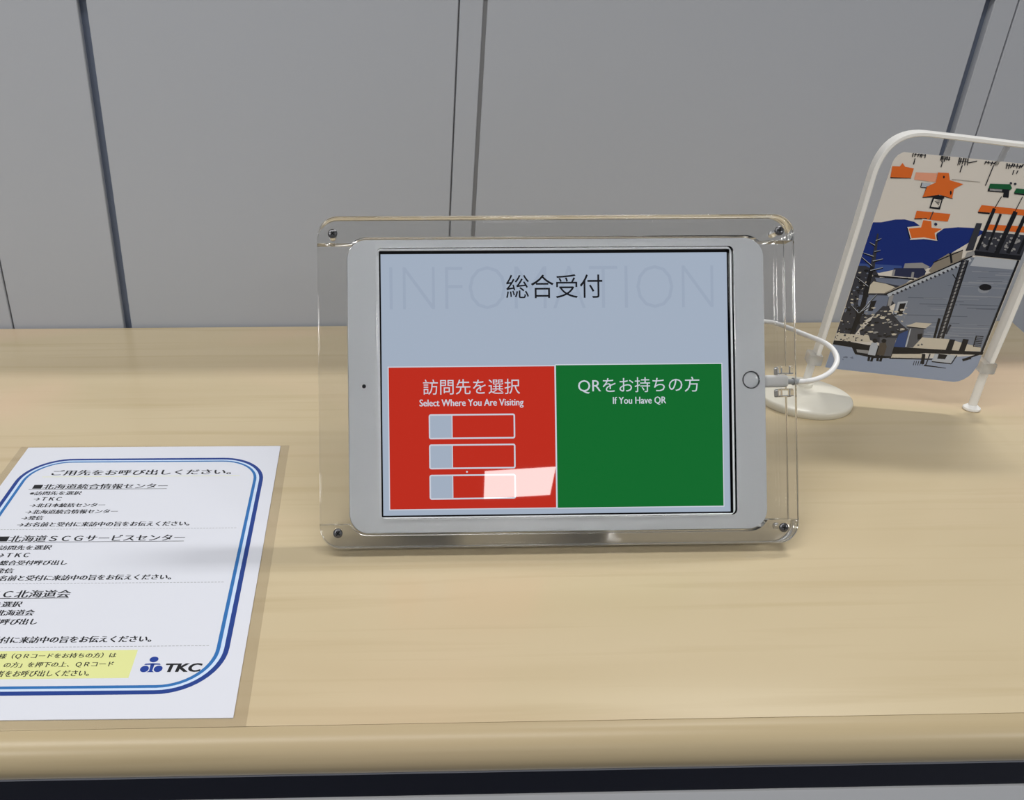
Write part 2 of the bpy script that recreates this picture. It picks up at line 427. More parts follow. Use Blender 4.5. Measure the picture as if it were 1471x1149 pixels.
('black',[(83.5,73.1),(83.1,73.7),(86.0,75.4),(86.4,74.8)]),
('black',[(83.5,70.1),(83.1,70.6),(86.0,72.4),(86.4,71.8)]),
('black',[(83.5,67.0),(83.1,67.6),(86.1,69.4),(86.4,68.8)]),
('black',[(83.5,64.0),(83.2,64.5),(86.1,66.3),(86.4,65.7)]),
('black',[(83.5,60.9),(83.2,61.5),(86.1,63.3),(86.5,62.7)]),
('black',[(83.5,57.8),(83.2,58.4),(86.1,60.2),(86.5,59.6)]),
('black',[(83.6,54.7),(83.2,55.3),(86.2,57.1),(86.5,56.5)]),
('black',[(79.1,107.3),(79.4,107.8),(83.2,103.8),(82.8,103.4)]),
('black',[(79.2,73.5),(81.0,73.1),(82.3,51.5),(80.5,51.9)]),
('dark',[(88.1,69.3),(89.6,68.7),(88.6,61.0),(87.1,61.6)]),
('wall3',[(106.4,98.1),(106.5,96.7),(105.7,95.6),(104.4,94.9),(102.7,94.8),(100.9,95.2),(99.5,96.2),(98.8,97.5),(98.7,98.9),(99.5,100.0),(100.8,100.7),(102.6,100.9),(104.3,100.4),(105.7,99.4)]),
('black',[(107.2,99.7),(107.1,98.6),(106.3,97.7),(104.8,97.1),(103.0,96.9),(101.2,97.3),(99.8,98.1),(99.1,99.1),(99.2,100.2),(100.0,101.2),(101.5,101.8),(103.3,101.9),(105.1,101.5),(106.5,100.8)]),
('dark',[(39.3,80.0),(43.7,79.8),(47.3,74.4),(56.1,66.2),(61.4,62.8),(58.8,56.1),(52.6,54.3),(52.2,47.7),(42.4,50.8),(30.5,53.6),(28.1,58.6),(33.1,65.5),(35.5,73.4)]),
('snow',[(47.5,77.1),(47.5,76.3),(46.3,75.8),(44.2,76.0),(44.6,76.8),(45.0,77.2),(46.5,77.4)]),
('snow',[(35.4,59.4),(37.4,59.5),(38.2,58.5),(36.0,58.0),(33.5,58.4)]),
('snow',[(59.1,62.6),(58.1,62.0),(56.6,61.8),(55.8,62.5),(55.9,63.0),(57.1,63.5),(58.8,63.2)]),
('snow',[(46.9,68.9),(45.3,68.8),(44.2,69.2),(44.5,69.9),(45.5,70.2),(46.7,69.9),(46.7,69.4)]),
('snow',[(54.1,57.5),(52.0,57.1),(50.8,58.3),(52.7,59.0),(54.7,58.6)]),
('snow',[(51.8,65.3),(51.4,65.7),(52.1,66.1),(52.8,66.4),(53.8,66.0),(53.4,65.5),(52.7,65.3)]),
('snow',[(31.4,78.0),(32.5,78.3),(33.6,78.6),(34.9,78.3),(34.2,77.6),(33.3,77.2),(32.2,77.5)]),
('snow',[(46.2,68.4),(45.8,68.1),(45.1,68.3),(45.4,68.5),(46.1,68.7)]),
('snow',[(56.4,75.4),(55.7,75.1),(54.9,75.2),(54.6,75.5),(55.3,75.7),(56.0,75.7)]),
('snow',[(42.4,66.3),(42.2,66.6),(43.0,66.9),(43.9,66.6),(43.5,66.2),(42.9,66.0)]),
('snow',[(56.2,79.6),(55.4,79.4),(54.5,79.6),(55.2,80.0),(56.3,80.0)]),
('snow',[(49.0,64.2),(49.9,64.0),(49.2,63.4),(47.7,63.5),(48.1,64.2)]),
('snow',[(52.7,75.0),(54.5,74.4),(54.0,73.9),(53.2,73.1),(52.2,73.7),(51.5,74.4)]),
('snow',[(33.0,56.9),(33.4,57.0),(33.9,57.3),(34.4,57.0),(34.5,56.8),(33.8,56.7),(33.2,56.6)]),
('snow',[(30.7,63.7),(29.3,62.8),(27.7,62.9),(27.0,64.0),(29.2,64.2)]),
('snow',[(29.9,65.9),(28.7,66.3),(29.1,66.8),(29.4,67.5),(30.5,67.3),(31.2,66.8),(31.2,66.4)]),
('snow',[(34.8,63.7),(34.4,64.5),(35.8,65.1),(37.4,64.5),(36.6,63.6)]),
('snow',[(33.5,73.0),(34.6,73.0),(35.8,72.7),(34.8,72.0),(32.7,72.1)]),
('snow',[(50.5,76.9),(51.4,76.0),(49.7,75.4),(48.0,75.8),(48.4,76.9)]),
('snow',[(35.2,56.1),(35.2,55.3),(32.7,54.6),(31.4,55.4),(32.9,56.1)]),
('snow',[(41.5,75.3),(41.1,75.5),(40.9,76.1),(41.6,76.4),(42.9,76.5),(43.4,75.9),(42.6,75.5)]),
('snow',[(57.0,74.8),(56.4,74.7),(55.7,75.0),(56.4,75.3),(56.9,75.4),(57.3,75.3),(57.6,75.0)]),
('snow',[(31.9,68.2),(32.4,68.2),(32.5,68.0),(32.6,67.9),(32.1,67.8),(31.7,67.8),(31.4,68.0)]),
('snow',[(45.7,73.5),(44.3,73.4),(44.0,74.2),(45.1,74.7),(46.9,74.3)]),
('snow',[(38.8,72.2),(37.6,72.0),(37.0,72.4),(36.8,72.9),(37.3,73.2),(38.7,73.4),(38.9,72.9)]),
('snow',[(28.2,61.6),(29.1,62.7),(30.8,62.2),(30.9,61.1),(28.9,60.6)]),
('snow',[(39.5,72.3),(40.0,72.6),(40.5,72.6),(40.5,72.3),(40.6,72.2),(40.1,72.0),(39.6,72.2)]),
('snow',[(51.8,77.6),(52.0,78.5),(53.7,78.7),(55.2,78.4),(54.8,77.6),(54.1,77.3),(52.4,77.1)]),
('snow',[(34.6,70.9),(36.0,71.2),(37.2,71.1),(37.3,70.3),(35.0,70.3)]),
('snow',[(42.7,69.9),(40.6,69.7),(39.3,70.5),(39.7,71.5),(42.2,71.9),(43.3,70.9)]),
('snow',[(36.7,72.1),(37.5,72.2),(38.0,71.7),(37.7,71.2),(36.7,71.3),(36.3,71.6)]),
('snow',[(43.5,72.2),(44.0,72.0),(43.3,71.8),(42.6,71.8),(42.8,72.2)]),
('snow',[(30.5,70.2),(29.9,69.8),(28.8,69.8),(28.6,70.1),(29.0,70.4),(29.7,70.5)]),
('snow',[(56.2,68.7),(55.8,68.3),(55.0,68.6),(54.6,68.9),(54.7,69.5),(55.7,69.4),(56.3,69.2)]),
('black',[(50.4,57.3),(51.2,56.5),(50.5,55.6),(48.9,55.7),(47.6,56.3),(48.9,56.8)]),
('black',[(45.3,56.8),(46.8,57.5),(47.9,56.8),(47.4,56.1),(45.6,56.0)]),
('black',[(38.2,65.6),(37.3,65.7),(36.6,66.4),(37.2,67.1),(38.9,67.3),(40.2,66.6),(39.2,65.8)]),
('black',[(50.8,60.7),(52.2,60.6),(52.5,59.7),(51.7,59.0),(50.2,59.3),(50.0,59.7),(49.8,60.2)]),
('black',[(40.2,69.0),(40.9,69.1),(41.3,68.8),(40.7,68.6),(40.1,68.6)]),
('black',[(32.3,63.6),(32.1,64.5),(33.4,64.7),(34.9,64.5),(34.9,64.0),(34.7,63.4),(33.1,62.9)]),
('black',[(33.5,67.5),(34.4,67.4),(34.3,67.0),(34.2,66.6),(33.3,66.6),(33.1,67.0)]),
('black',[(29.0,72.2),(29.6,71.7),(29.4,71.1),(28.6,71.1),(27.8,71.0),(27.0,71.5),(27.7,72.1)]),
('black',[(48.5,74.1),(50.4,74.3),(50.6,73.2),(49.4,73.0),(48.2,73.3)]),
('black',[(30.9,64.3),(30.2,64.7),(29.8,65.2),(30.7,65.3),(31.5,65.4),(32.0,64.7)]),
('black',[(56.2,61.5),(56.5,60.9),(55.6,60.1),(54.4,60.5),(54.6,61.2),(55.3,61.7)]),
('black',[(41.3,57.9),(41.9,57.8),(42.5,57.6),(42.1,57.0),(41.4,57.0),(40.6,57.3),(40.8,57.7)]),
('black',[(35.6,73.7),(35.7,73.9),(36.1,73.9),(36.3,73.8),(36.3,73.6),(35.9,73.5)]),
('black',[(29.3,60.2),(31.0,59.8),(30.4,58.8),(28.6,58.9),(28.4,59.5)]),
('black',[(50.1,67.7),(50.0,68.0),(50.0,68.4),(50.9,68.5),(51.3,68.0),(51.0,67.8)]),
('black',[(32.1,58.4),(32.9,58.7),(34.2,58.5),(34.1,57.9),(33.4,57.5),(32.4,57.6),(31.3,57.8)]),
('black',[(51.1,74.9),(52.4,75.7),(53.9,75.7),(55.2,74.8),(53.8,74.5),(52.5,74.3)]),
('black',[(30.1,67.1),(30.4,66.7),(30.5,66.2),(29.3,65.7),(28.5,66.4),(28.8,67.0)]),
('black',[(48.1,54.8),(47.0,55.1),(47.5,55.8),(48.9,55.8),(48.9,55.1)]),
('black',[(53.3,61.4),(53.1,61.8),(53.9,62.2),(54.5,61.9),(55.0,61.6),(54.7,61.1),(53.9,61.2)]),
('black',[(33.4,67.0),(34.4,66.2),(33.3,65.3),(32.0,65.9),(31.8,66.4)]),
('black',[(44.5,70.6),(44.1,70.8),(44.4,71.1),(45.0,71.1),(45.4,70.9),(45.4,70.6)]),
('black',[(47.2,65.8),(47.7,65.9),(48.2,65.7),(48.6,65.4),(48.1,65.0),(47.6,65.0),(47.1,65.4)]),
('black',[(28.3,72.7),(28.9,72.6),(28.9,72.4),(28.8,72.0),(28.2,72.1),(27.5,72.3),(28.0,72.6)]),
('black',[(46.0,58.4),(46.9,58.5),(48.2,58.2),(47.5,57.5),(46.5,57.3),(45.7,57.6),(45.4,58.1)]),
('black',[(43.4,55.1),(42.0,55.2),(41.5,55.8),(42.4,56.6),(43.3,56.5),(44.7,56.3),(44.9,55.4)]),
('grey',[(46.8,68.0),(47.1,68.4),(48.0,68.6),(48.7,68.2),(48.3,67.7),(47.5,67.6)]),
('grey',[(56.3,72.9),(56.8,72.8),(56.7,72.5),(56.1,72.3),(55.5,72.6),(55.7,73.0)]),
('grey',[(54.6,61.7),(53.9,61.8),(53.9,62.2),(54.7,62.4),(55.1,62.0)]),
('grey',[(50.5,65.1),(50.8,66.1),(52.4,66.1),(53.0,65.7),(52.4,65.1)]),
('grey',[(37.1,60.8),(36.0,60.9),(36.5,61.5),(37.7,61.6),(38.0,61.0)]),
('grey',[(43.4,67.0),(44.0,67.5),(45.1,67.4),(45.4,66.9),(44.1,66.5)]),
('grey',[(32.0,54.4),(32.2,53.9),(31.4,53.7),(30.5,53.8),(31.2,54.4)]),
('grey',[(55.7,70.3),(55.9,70.2),(55.8,70.0),(55.4,70.0),(55.2,70.1),(55.2,70.2)]),
('grey',[(30.8,69.9),(31.5,69.7),(31.0,69.4),(30.5,69.2),(29.8,69.4),(29.6,69.6),(30.2,69.8)]),
('grey',[(38.3,76.1),(39.3,76.3),(40.1,76.3),(40.7,76.0),(39.9,75.7),(39.1,75.4),(38.2,75.8)]),
('grey',[(34.1,73.3),(33.1,73.5),(32.7,73.8),(33.6,74.1),(34.4,74.1),(35.1,74.0),(34.6,73.7)]),
('grey',[(39.2,59.2),(40.5,59.4),(41.2,59.1),(41.5,58.6),(40.2,58.1),(39.1,58.3),(38.2,58.9)]),
('grey',[(57.2,61.6),(56.7,61.3),(55.6,61.5),(56.1,62.1),(57.2,62.2)]),
('grey',[(46.9,66.7),(45.7,66.8),(46.2,67.4),(46.6,67.7),(47.7,67.7),(48.4,67.4),(47.5,66.9)]),
('grey',[(27.9,61.8),(28.6,62.4),(29.4,62.7),(30.3,62.2),(30.1,61.5),(29.0,61.5)]),
('grey',[(50.3,71.7),(50.1,72.1),(51.1,72.4),(51.7,72.2),(52.1,71.8),(51.8,71.5),(50.9,71.3)]),
('grey',[(48.5,66.6),(49.4,66.6),(49.6,66.2),(49.2,65.7),(48.6,66.0),(48.3,66.3)]),
('grey',[(46.3,58.7),(47.0,58.4),(46.8,58.0),(45.5,58.1),(45.8,58.4)]),
('grey',[(56.2,71.8),(56.9,71.8),(56.9,71.6),(56.6,71.4),(56.0,71.5),(55.9,71.6),(55.8,71.7)]),
('grey',[(44.9,73.6),(44.7,74.0),(45.2,74.2),(45.7,74.0),(45.7,73.8)]),
('grey',[(40.2,57.9),(39.7,57.6),(38.3,57.5),(38.1,58.4),(39.7,58.8)]),
('grey',[(30.4,74.0),(30.7,73.4),(29.2,72.8),(28.0,73.4),(28.7,73.9)]),
('snow',[(25.8,99.8),(25.0,99.3),(24.5,99.8),(24.0,100.4),(24.7,100.8),(25.6,100.7),(26.2,100.2)]),
('snow',[(24.4,91.4),(24.7,91.2),(24.4,90.9),(24.0,90.9),(23.7,91.1),(23.7,91.4),(24.0,91.4)]),
('snow',[(23.9,87.2),(24.4,87.8),(25.3,88.1),(25.7,87.4),(25.8,86.9),(24.8,86.8)]),
('snow',[(14.3,58.0),(14.0,57.7),(13.4,57.9),(13.4,58.4),(13.7,58.6),(14.3,58.6),(14.3,58.2)]),
('snow',[(21.4,93.3),(22.3,92.8),(22.4,92.3),(21.5,91.9),(20.8,92.3),(20.7,92.9)]),
('snow',[(15.8,83.3),(15.9,83.9),(16.7,84.0),(17.8,83.8),(17.5,82.9),(16.5,83.0)]),
('snow',[(17.7,81.2),(18.6,80.7),(17.8,80.0),(16.7,80.4),(16.5,81.2)]),
('snow',[(17.8,65.9),(18.4,65.9),(18.9,65.5),(18.3,65.0),(17.7,65.3)]),
('snow',[(16.7,105.1),(17.9,105.2),(17.7,104.5),(17.5,104.1),(16.4,104.1),(15.8,104.7)]),
('snow',[(12.8,65.8),(12.8,66.4),(13.1,66.5),(14.1,66.4),(14.4,66.0),(14.6,65.4),(13.6,65.5),(13.1,65.6)]),
('snow',[(13.7,76.9),(14.1,76.8),(14.4,76.7),(14.4,76.4),(13.9,76.3),(13.6,76.4),(13.4,76.7)]),
('snow',[(24.6,79.1),(25.3,78.7),(25.0,77.9),(24.2,78.0),(23.6,78.8)]),
('snow',[(16.8,80.5),(16.4,80.5),(16.1,81.0),(16.5,81.1),(17.1,81.1),(17.5,80.7)]),
('snow',[(23.9,75.9),(23.9,76.4),(24.6,76.6),(25.4,76.3),(25.1,75.8),(24.4,75.6)]),
('snow',[(25.0,102.6),(24.3,103.0),(24.8,103.7),(25.9,103.6),(26.6,103.1),(26.4,102.3)]),
('snow',[(22.1,94.2),(21.7,94.6),(21.7,95.5),(22.8,95.1),(23.0,94.5)]),
('snow',[(22.8,98.0),(23.3,98.0),(23.7,97.6),(23.1,97.0),(22.3,97.3),(22.4,97.8)]),
('snow',[(21.2,84.1),(20.7,83.6),(19.7,83.9),(19.8,84.5),(20.8,84.8)]),
('snow',[(19.1,90.4),(19.6,90.4),(19.8,90.0),(19.3,89.9),(19.0,90.1)]),
('snow',[(21.9,83.7),(21.7,83.9),(22.0,84.2),(22.4,84.0),(22.7,83.8),(22.4,83.5)]),
('snow',[(22.8,98.2),(23.6,98.1),(24.1,97.9),(23.6,97.5),(22.7,97.5)]),
('snow',[(15.1,87.6),(15.1,88.1),(15.6,88.0),(16.1,87.9),(16.0,87.5),(15.5,87.5)]),
('snow',[(14.9,55.8),(14.6,55.5),(13.7,55.2),(13.5,56.0),(13.7,56.6),(14.6,56.4)]),
('snow',[(18.0,98.5),(19.1,98.9),(20.3,98.3),(19.5,97.5),(18.4,97.7)]),
('snow',[(21.8,68.7),(21.4,68.8),(21.3,69.0),(21.4,69.2),(21.8,69.2),(22.1,69.0)]),
('snow',[(24.9,76.7),(24.4,76.4),(24.0,77.0),(24.2,77.7),(25.4,77.2)]),
('black',[(19.8,94.4),(20.9,94.0),(22.3,93.3),(21.4,92.1),(20.2,92.0),(18.8,93.1)]),
('black',[(25.3,57.2),(23.7,57.3),(22.1,58.0),(22.7,58.9),(24.7,59.8),(25.9,58.7)]),
('black',[(23.6,58.3),(24.6,57.2),(24.5,55.9),(22.8,56.3),(22.5,57.6)]),
('black',[(21.8,95.7),(20.4,95.2),(18.9,95.7),(19.4,96.8),(21.1,96.8)]),
('black',[(18.0,100.6),(17.0,100.0),(15.4,100.3),(15.9,101.7),(16.8,101.9),(18.4,101.4)]),
('black',[(24.8,88.7),(23.1,89.8),(23.1,90.5),(23.0,91.7),(24.7,91.5),(26.4,90.8),(25.9,90.1)]),
('black',[(21.8,77.5),(22.8,78.7),(24.6,77.6),(25.6,76.7),(24.9,75.5),(23.2,75.7),(21.8,76.2)]),
('black',[(20.1,90.0),(19.0,89.9),(18.0,90.5),(18.3,91.3),(19.0,91.4),(19.9,91.3),(21.0,90.6)]),
('black',[(23.7,60.7),(25.1,60.7),(25.7,59.8),(24.9,59.0),(23.3,59.7)]),
('black',[(25.7,64.5),(24.1,64.5),(23.3,65.5),(23.3,67.1),(24.5,67.7),(25.5,66.7),(26.0,65.5)]),
('black',[(18.7,81.7),(18.4,82.6),(18.9,83.6),(19.9,82.6),(20.1,81.7),(19.5,81.3)]),
('black',[(17.9,97.0),(18.4,97.8),(20.2,98.3),(21.3,97.2),(20.7,96.4),(19.4,95.9)]),
('black',[(22.3,107.0),(22.7,105.9),(21.8,105.5),(20.4,105.3),(19.3,106.6),(20.7,107.4)]),
('black',[(24.9,65.6),(25.2,66.6),(26.6,66.6),(27.0,65.5),(26.6,64.4),(25.5,64.6)]),
('black',[(20.7,89.0),(20.2,88.5),(19.6,88.4),(19.0,88.9),(19.4,89.3),(19.7,89.5),(20.3,89.4)]),
('black',[(15.3,74.3),(15.0,75.8),(16.2,76.0),(18.0,75.8),(17.7,73.9),(16.4,74.0)]),
('black',[(19.0,86.6),(19.4,86.3),(19.7,85.6),(19.5,85.1),(18.5,85.4),(18.1,85.8),(18.4,86.5)]),
('black',[(17.8,60.3),(18.4,60.5),(19.2,59.8),(19.2,59.2),(18.6,59.0),(18.0,58.9),(17.7,59.6)]),
('black',[(15.3,65.2),(16.0,64.8),(15.8,64.1),(14.9,64.2),(14.9,64.8)]),
('black',[(24.6,77.6),(24.1,77.9),(24.2,78.4),(24.8,78.3),(25.4,77.8)]),
('black',[(25.6,89.8),(26.3,89.9),(26.7,89.6),(26.5,89.3),(25.9,89.4)]),
('black',[(25.8,87.0),(26.3,87.6),(26.8,87.9),(27.3,87.5),(27.6,86.7),(27.2,86.5),(26.3,86.4)]),
('black',[(19.1,52.8),(17.9,53.2),(18.2,54.4),(19.2,54.6),(19.9,53.9),(19.8,52.9)]),
('black',[(24.0,74.3),(24.7,73.1),(23.3,72.1),(22.0,72.6),(21.8,73.7),(22.5,74.6)]),
('black',[(21.9,94.9),(22.9,94.5),(22.5,93.4),(21.3,93.7),(19.9,94.0),(20.4,94.7)]),
('black',[(22.2,78.5),(21.5,78.6),(21.2,78.7),(20.8,79.1),(21.3,79.7),(21.8,79.6),(22.5,79.1)]),
('black',[(24.5,105.1),(24.7,105.6),(25.3,105.9),(26.0,105.7),(25.9,105.1),(25.8,104.8),(25.0,104.8)]),
('black',[(22.5,71.5),(22.7,72.6),(24.8,72.6),(25.1,71.4),(24.0,70.2)]),
('black',[(20.6,56.0),(22.1,55.9),(23.2,54.9),(22.4,54.0),(21.4,53.9),(20.3,53.9),(20.3,54.9)]),
('black',[(20.2,53.9),(20.9,54.7),(21.8,54.1),(22.9,53.0),(21.6,52.4),(20.5,52.8)]),
('black',[(26.2,85.8),(26.0,86.6),(27.0,86.5),(27.5,86.0),(26.7,85.7)]),
('black',[(14.4,89.8),(14.6,90.0),(15.0,90.2),(15.4,89.8),(15.3,89.3),(15.0,89.0),(14.3,89.2)]),
('black',[(19.4,59.1),(19.8,59.9),(21.1,60.6),(22.6,59.7),(21.6,58.7),(20.4,58.6)]),
('black',[(17.9,72.4),(18.5,72.5),(19.2,72.0),(18.7,71.5),(18.0,71.4),(17.8,72.0)]),
('slate',[(19.4,64.6),(19.9,64.5),(19.9,64.3),(19.9,64.1),(19.4,64.1),(19.3,64.1),(19.0,64.4)]),
('slate',[(16.0,90.0),(15.7,90.6),(15.9,91.0),(16.8,91.0),(17.4,90.6),(16.8,90.0)]),
('slate',[(22.7,89.4),(22.9,88.9),(22.6,88.6),(22.1,89.0),(22.2,89.5)]),
('slate',[(22.3,101.3),(22.4,100.7),(21.7,100.7),(21.3,101.1),(21.8,101.3)]),
('slate',[(24.4,102.2),(24.4,102.5),(24.8,102.6),(25.0,102.4),(25.0,102.1),(24.7,101.9)]),
('slate',[(16.4,76.8),(15.8,76.8),(15.6,77.3),(16.0,77.5),(16.6,77.3)]),
('slate',[(23.4,83.0),(24.2,82.7),(24.2,82.3),(23.9,82.0),(23.4,82.1),(22.7,82.2),(23.1,82.8)]),
('slate',[(15.6,63.6),(15.6,63.1),(15.2,62.9),(14.7,63.3),(15.1,63.8)]),
('slate',[(15.3,75.1),(15.0,74.4),(14.8,73.9),(13.8,74.0),(13.7,74.7),(13.7,75.3),(14.3,75.6)]),
('slate',[(19.0,54.6),(19.0,54.1),(18.9,53.7),(18.0,53.5),(17.7,54.2),(17.4,54.6),(18.2,55.1)]),
('slate',[(17.4,57.5),(18.0,57.2),(18.4,56.9),(17.8,56.7),(17.5,56.9)]),
('slate',[(19.0,80.0),(19.1,79.0),(18.0,78.5),(17.0,79.1),(17.0,80.0),(17.7,80.4)]),
('slate',[(18.1,93.0),(18.4,93.0),(18.7,92.8),(18.6,92.4),(18.3,92.4),(17.8,92.7)]),
('slate',[(14.9,73.4),(14.5,73.0),(13.9,73.1),(13.5,73.8),(14.5,74.2)]),
('slate',[(22.4,103.8),(21.5,104.0),(21.7,104.6),(21.8,105.0),(22.4,105.0),(23.0,104.4)]),
('slate',[(18.5,92.6),(17.3,92.8),(17.3,93.4),(17.8,94.0),(18.8,93.7),(19.3,93.2)]),
('dark',[(21.2,134.6),(22.3,134.5),(26.2,108.4),(22.9,108.8)]),
('black',[(23.0,110.0),(25.5,109.5),(27.7,72.3),(23.8,73.0)]),
('black',[(23.2,75.7),(27.0,74.5),(24.0,48.8),(21.5,49.7)]),
('black',[(22.2,128.2),(21.6,129.2),(24.9,130.9),(25.2,130.4)]),
('pale',[(21.8,129.2),(21.6,129.6),(24.9,131.3),(25.0,131.1)]),
('black',[(22.4,125.7),(22.1,124.7),(17.9,127.1),(18.0,127.5)]),
('pale',[(22.1,126.1),(22.0,125.7),(17.8,127.8),(17.8,128.0)]),
('black',[(23.2,120.0),(22.7,121.0),(26.7,122.1),(26.9,121.7)]),
('pale',[(22.8,121.0),(22.6,121.4),(26.6,122.6),(26.7,122.4)]),
('black',[(15.3,119.5),(23.3,117.4),(23.2,116.4),(15.3,119.1)]),
('pale',[(15.3,120.0),(23.1,117.9),(23.1,117.4),(15.3,119.8)]),
('black',[(23.9,112.8),(23.4,113.9),(30.0,115.8),(30.2,115.3)]),
('pale',[(23.6,113.8),(23.4,114.3),(29.9,116.3),(30.0,116.0)]),
('black',[(15.2,116.4),(24.2,110.2),(23.8,109.3),(15.1,115.9)]),
('pale',[(15.2,116.8),(23.9,110.7),(23.8,110.3),(15.2,116.5)]),
('black',[(24.1,105.6),(23.6,106.6),(31.6,109.3),(31.9,108.8)]),
('pale',[(23.8,106.6),(23.6,107.1),(31.5,109.8),(31.6,109.5)]),
('black',[(25.1,72.2),(24.2,72.9),(32.6,88.4),(33.0,88.1)]),
('pale',[(24.7,73.1),(24.3,73.4),(32.5,89.0),(32.7,88.8)]),
('black',[(24.4,72.9),(23.8,72.1),(17.5,78.1),(17.8,78.5)]),
('pale',[(24.0,73.4),(23.8,73.0),(17.4,78.9),(17.6,79.0)]),
('black',[(25.8,73.4),(25.1,74.3),(29.7,78.2),(30.1,77.8)]),
('pale',[(25.4,74.4),(25.1,74.8),(29.7,78.8),(29.8,78.5)]),
('black',[(25.5,94.4),(25.1,93.5),(15.4,100.4),(15.6,100.8)]),
('pale',[(25.2,94.9),(25.1,94.5),(15.3,101.1),(15.4,101.3)]),
('snow',[(12.4,55.9),(35.7,55.4),(38.1,50.4),(12.1,49.3)]),
('dark',[(14.1,53.3),(13.3,53.3),(12.7,53.6),(13.3,54.0),(14.1,54.1)]),
('dark',[(27.3,52.6),(27.7,52.2),(27.4,51.8),(27.1,51.8),(26.9,51.9),(26.7,52.4),(27.0,52.5)]),
('dark',[(21.3,50.9),(20.8,51.2),(20.5,51.5),(20.7,51.9),(21.3,51.9),(21.4,51.4)]),
('dark',[(31.7,56.0),(32.3,55.6),(32.4,55.3),(31.7,55.2),(31.4,55.3),(31.4,55.8)]),
('dark',[(27.9,57.0),(28.4,56.5),(28.0,56.2),(27.6,56.0),(27.3,56.3),(27.2,56.8),(27.5,57.2)]),
('dark',[(12.2,51.6),(12.2,53.1),(12.4,53.2),(12.9,52.1),(12.5,51.4)]),
('dark',[(24.8,54.5),(25.6,54.1),(25.5,53.2),(24.8,53.2),(24.5,53.8)]),
('dark',[(22.7,55.6),(22.5,55.3),(22.1,55.5),(22.2,55.8),(22.5,55.8)]),
('dark',[(30.7,51.2),(30.9,51.9),(31.8,52.2),(32.4,51.2),(31.6,50.6)]),
('dark',[(28.2,50.3),(27.3,50.3),(26.8,50.8),(26.7,51.4),(27.4,51.8),(27.8,51.1)]),
('dark',[(15.0,55.3),(15.0,55.0),(14.8,54.9),(14.5,55.0),(14.4,55.2),(14.5,55.5),(14.8,55.4)]),
('dark',[(19.1,49.9),(18.6,49.6),(17.9,49.8),(18.1,50.4),(18.3,50.8),(18.9,50.7),(19.7,50.4)]),
('dark',[(31.5,56.1),(31.7,55.8),(31.4,55.6),(31.2,55.8),(31.1,56.1),(31.3,56.3)]),
('dark',[(22.1,52.9),(22.5,52.5),(22.6,52.2),(22.1,51.9),(21.6,52.2),(21.5,52.6),(21.6,52.8)]),
('dark',[(20.2,50.3),(19.8,50.3),(19.4,50.2),(19.2,50.6),(19.3,51.0),(19.7,50.9),(20.0,50.7)]),
('dark',[(13.5,51.5),(13.7,51.2),(13.6,50.9),(13.4,50.9),(12.9,51.0),(13.2,51.4)]),
('dark',[(22.7,56.4),(23.3,56.5),(23.5,56.0),(23.2,55.6),(22.8,56.0)]),
('dark',[(26.7,52.8),(26.6,53.4),(27.4,53.5),(27.6,53.0),(27.8,52.5),(27.2,52.4)]),
('dark',[(16.5,51.3),(17.3,51.2),(17.6,50.4),(16.8,50.2),(15.9,50.6)]),
('dark',[(19.0,55.1),(19.6,54.3),(19.3,53.5),(18.6,53.6),(17.9,53.9),(17.8,54.6),(18.3,55.2)]),
('dark',[(18.8,55.3),(19.6,54.8),(19.2,54.1),(18.4,54.4),(18.1,54.8)]),
('dark',[(27.9,52.9),(27.7,53.4),(28.0,53.6),(28.4,53.8),(28.7,53.2),(28.8,52.9),(28.1,52.7)]),
('blue2',[(56.0,58.5),(62.4,62.9),(63.7,48.1),(55.0,47.3)]),
('booth',[(61.4,64.7),(71.9,64.4),(74.8,49.8),(63.2,48.1)]),
('black',[(68.8,59.6),(71.8,60.5),(72.8,56.1),(70.0,55.2)]),
('pale',[(62.5,63.6),(63.3,63.6),(64.1,48.8),(63.0,48.7)]),
('snow',[(59.0,65.4),(65.2,68.9),(76.2,68.9),(73.0,64.8)]),
('black',[(59.8,64.4),(59.7,65.0),(73.0,64.9),(73.2,64.3)]),
('snow',[(72.7,57.4),(90.0,57.6),(114.2,52.8),(114.9,49.6),(67.8,47.2)]),
('booth',[(68.6,52.3),(68.9,51.7),(68.3,51.5),(67.6,51.7),(67.9,52.2),(68.2,52.8)]),
('booth',[(65.6,50.4),(65.4,51.1),(66.1,51.2),(66.6,50.9),(66.4,50.3)]),
('booth',[(67.9,51.7),(68.0,50.9),(67.6,50.6),(66.9,51.0),(67.0,51.5)]),
('booth',[(71.1,50.8),(71.2,51.5),(72.2,51.5),(72.7,50.8),(72.3,50.4),(71.5,50.0)]),
('booth',[(73.8,51.0),(73.5,51.2),(73.2,51.8),(73.6,52.5),(74.2,52.1),(75.0,51.5),(74.4,51.0)]),
('booth',[(66.6,51.7),(67.4,51.0),(66.8,50.4),(65.8,49.9),(64.7,50.9),(65.1,51.9)]),
('booth',[(68.6,51.0),(67.5,51.8),(66.8,52.9),(68.1,53.0),(69.4,52.4)]),
('booth',[(67.3,52.1),(66.8,52.0),(66.5,52.5),(66.5,53.1),(67.0,53.3),(67.5,52.9),(67.4,52.5)]),
('black',[(108.2,61.3),(108.1,61.8),(113.4,61.8),(113.5,61.3)]),
('black',[(108.4,59.9),(108.3,60.4),(113.5,60.4),(113.6,59.9)]),
('black',[(108.6,58.5),(108.5,59.0),(113.6,59.0),(113.7,58.5)]),
('black',[(108.8,57.2),(108.7,57.7),(113.7,57.6),(113.8,57.1)]),
('black',[(109.0,55.8),(108.9,56.3),(113.8,56.2),(113.9,55.7)]),
('black',[(109.2,54.4),(109.1,54.9),(113.9,54.8),(114.0,54.3)]),
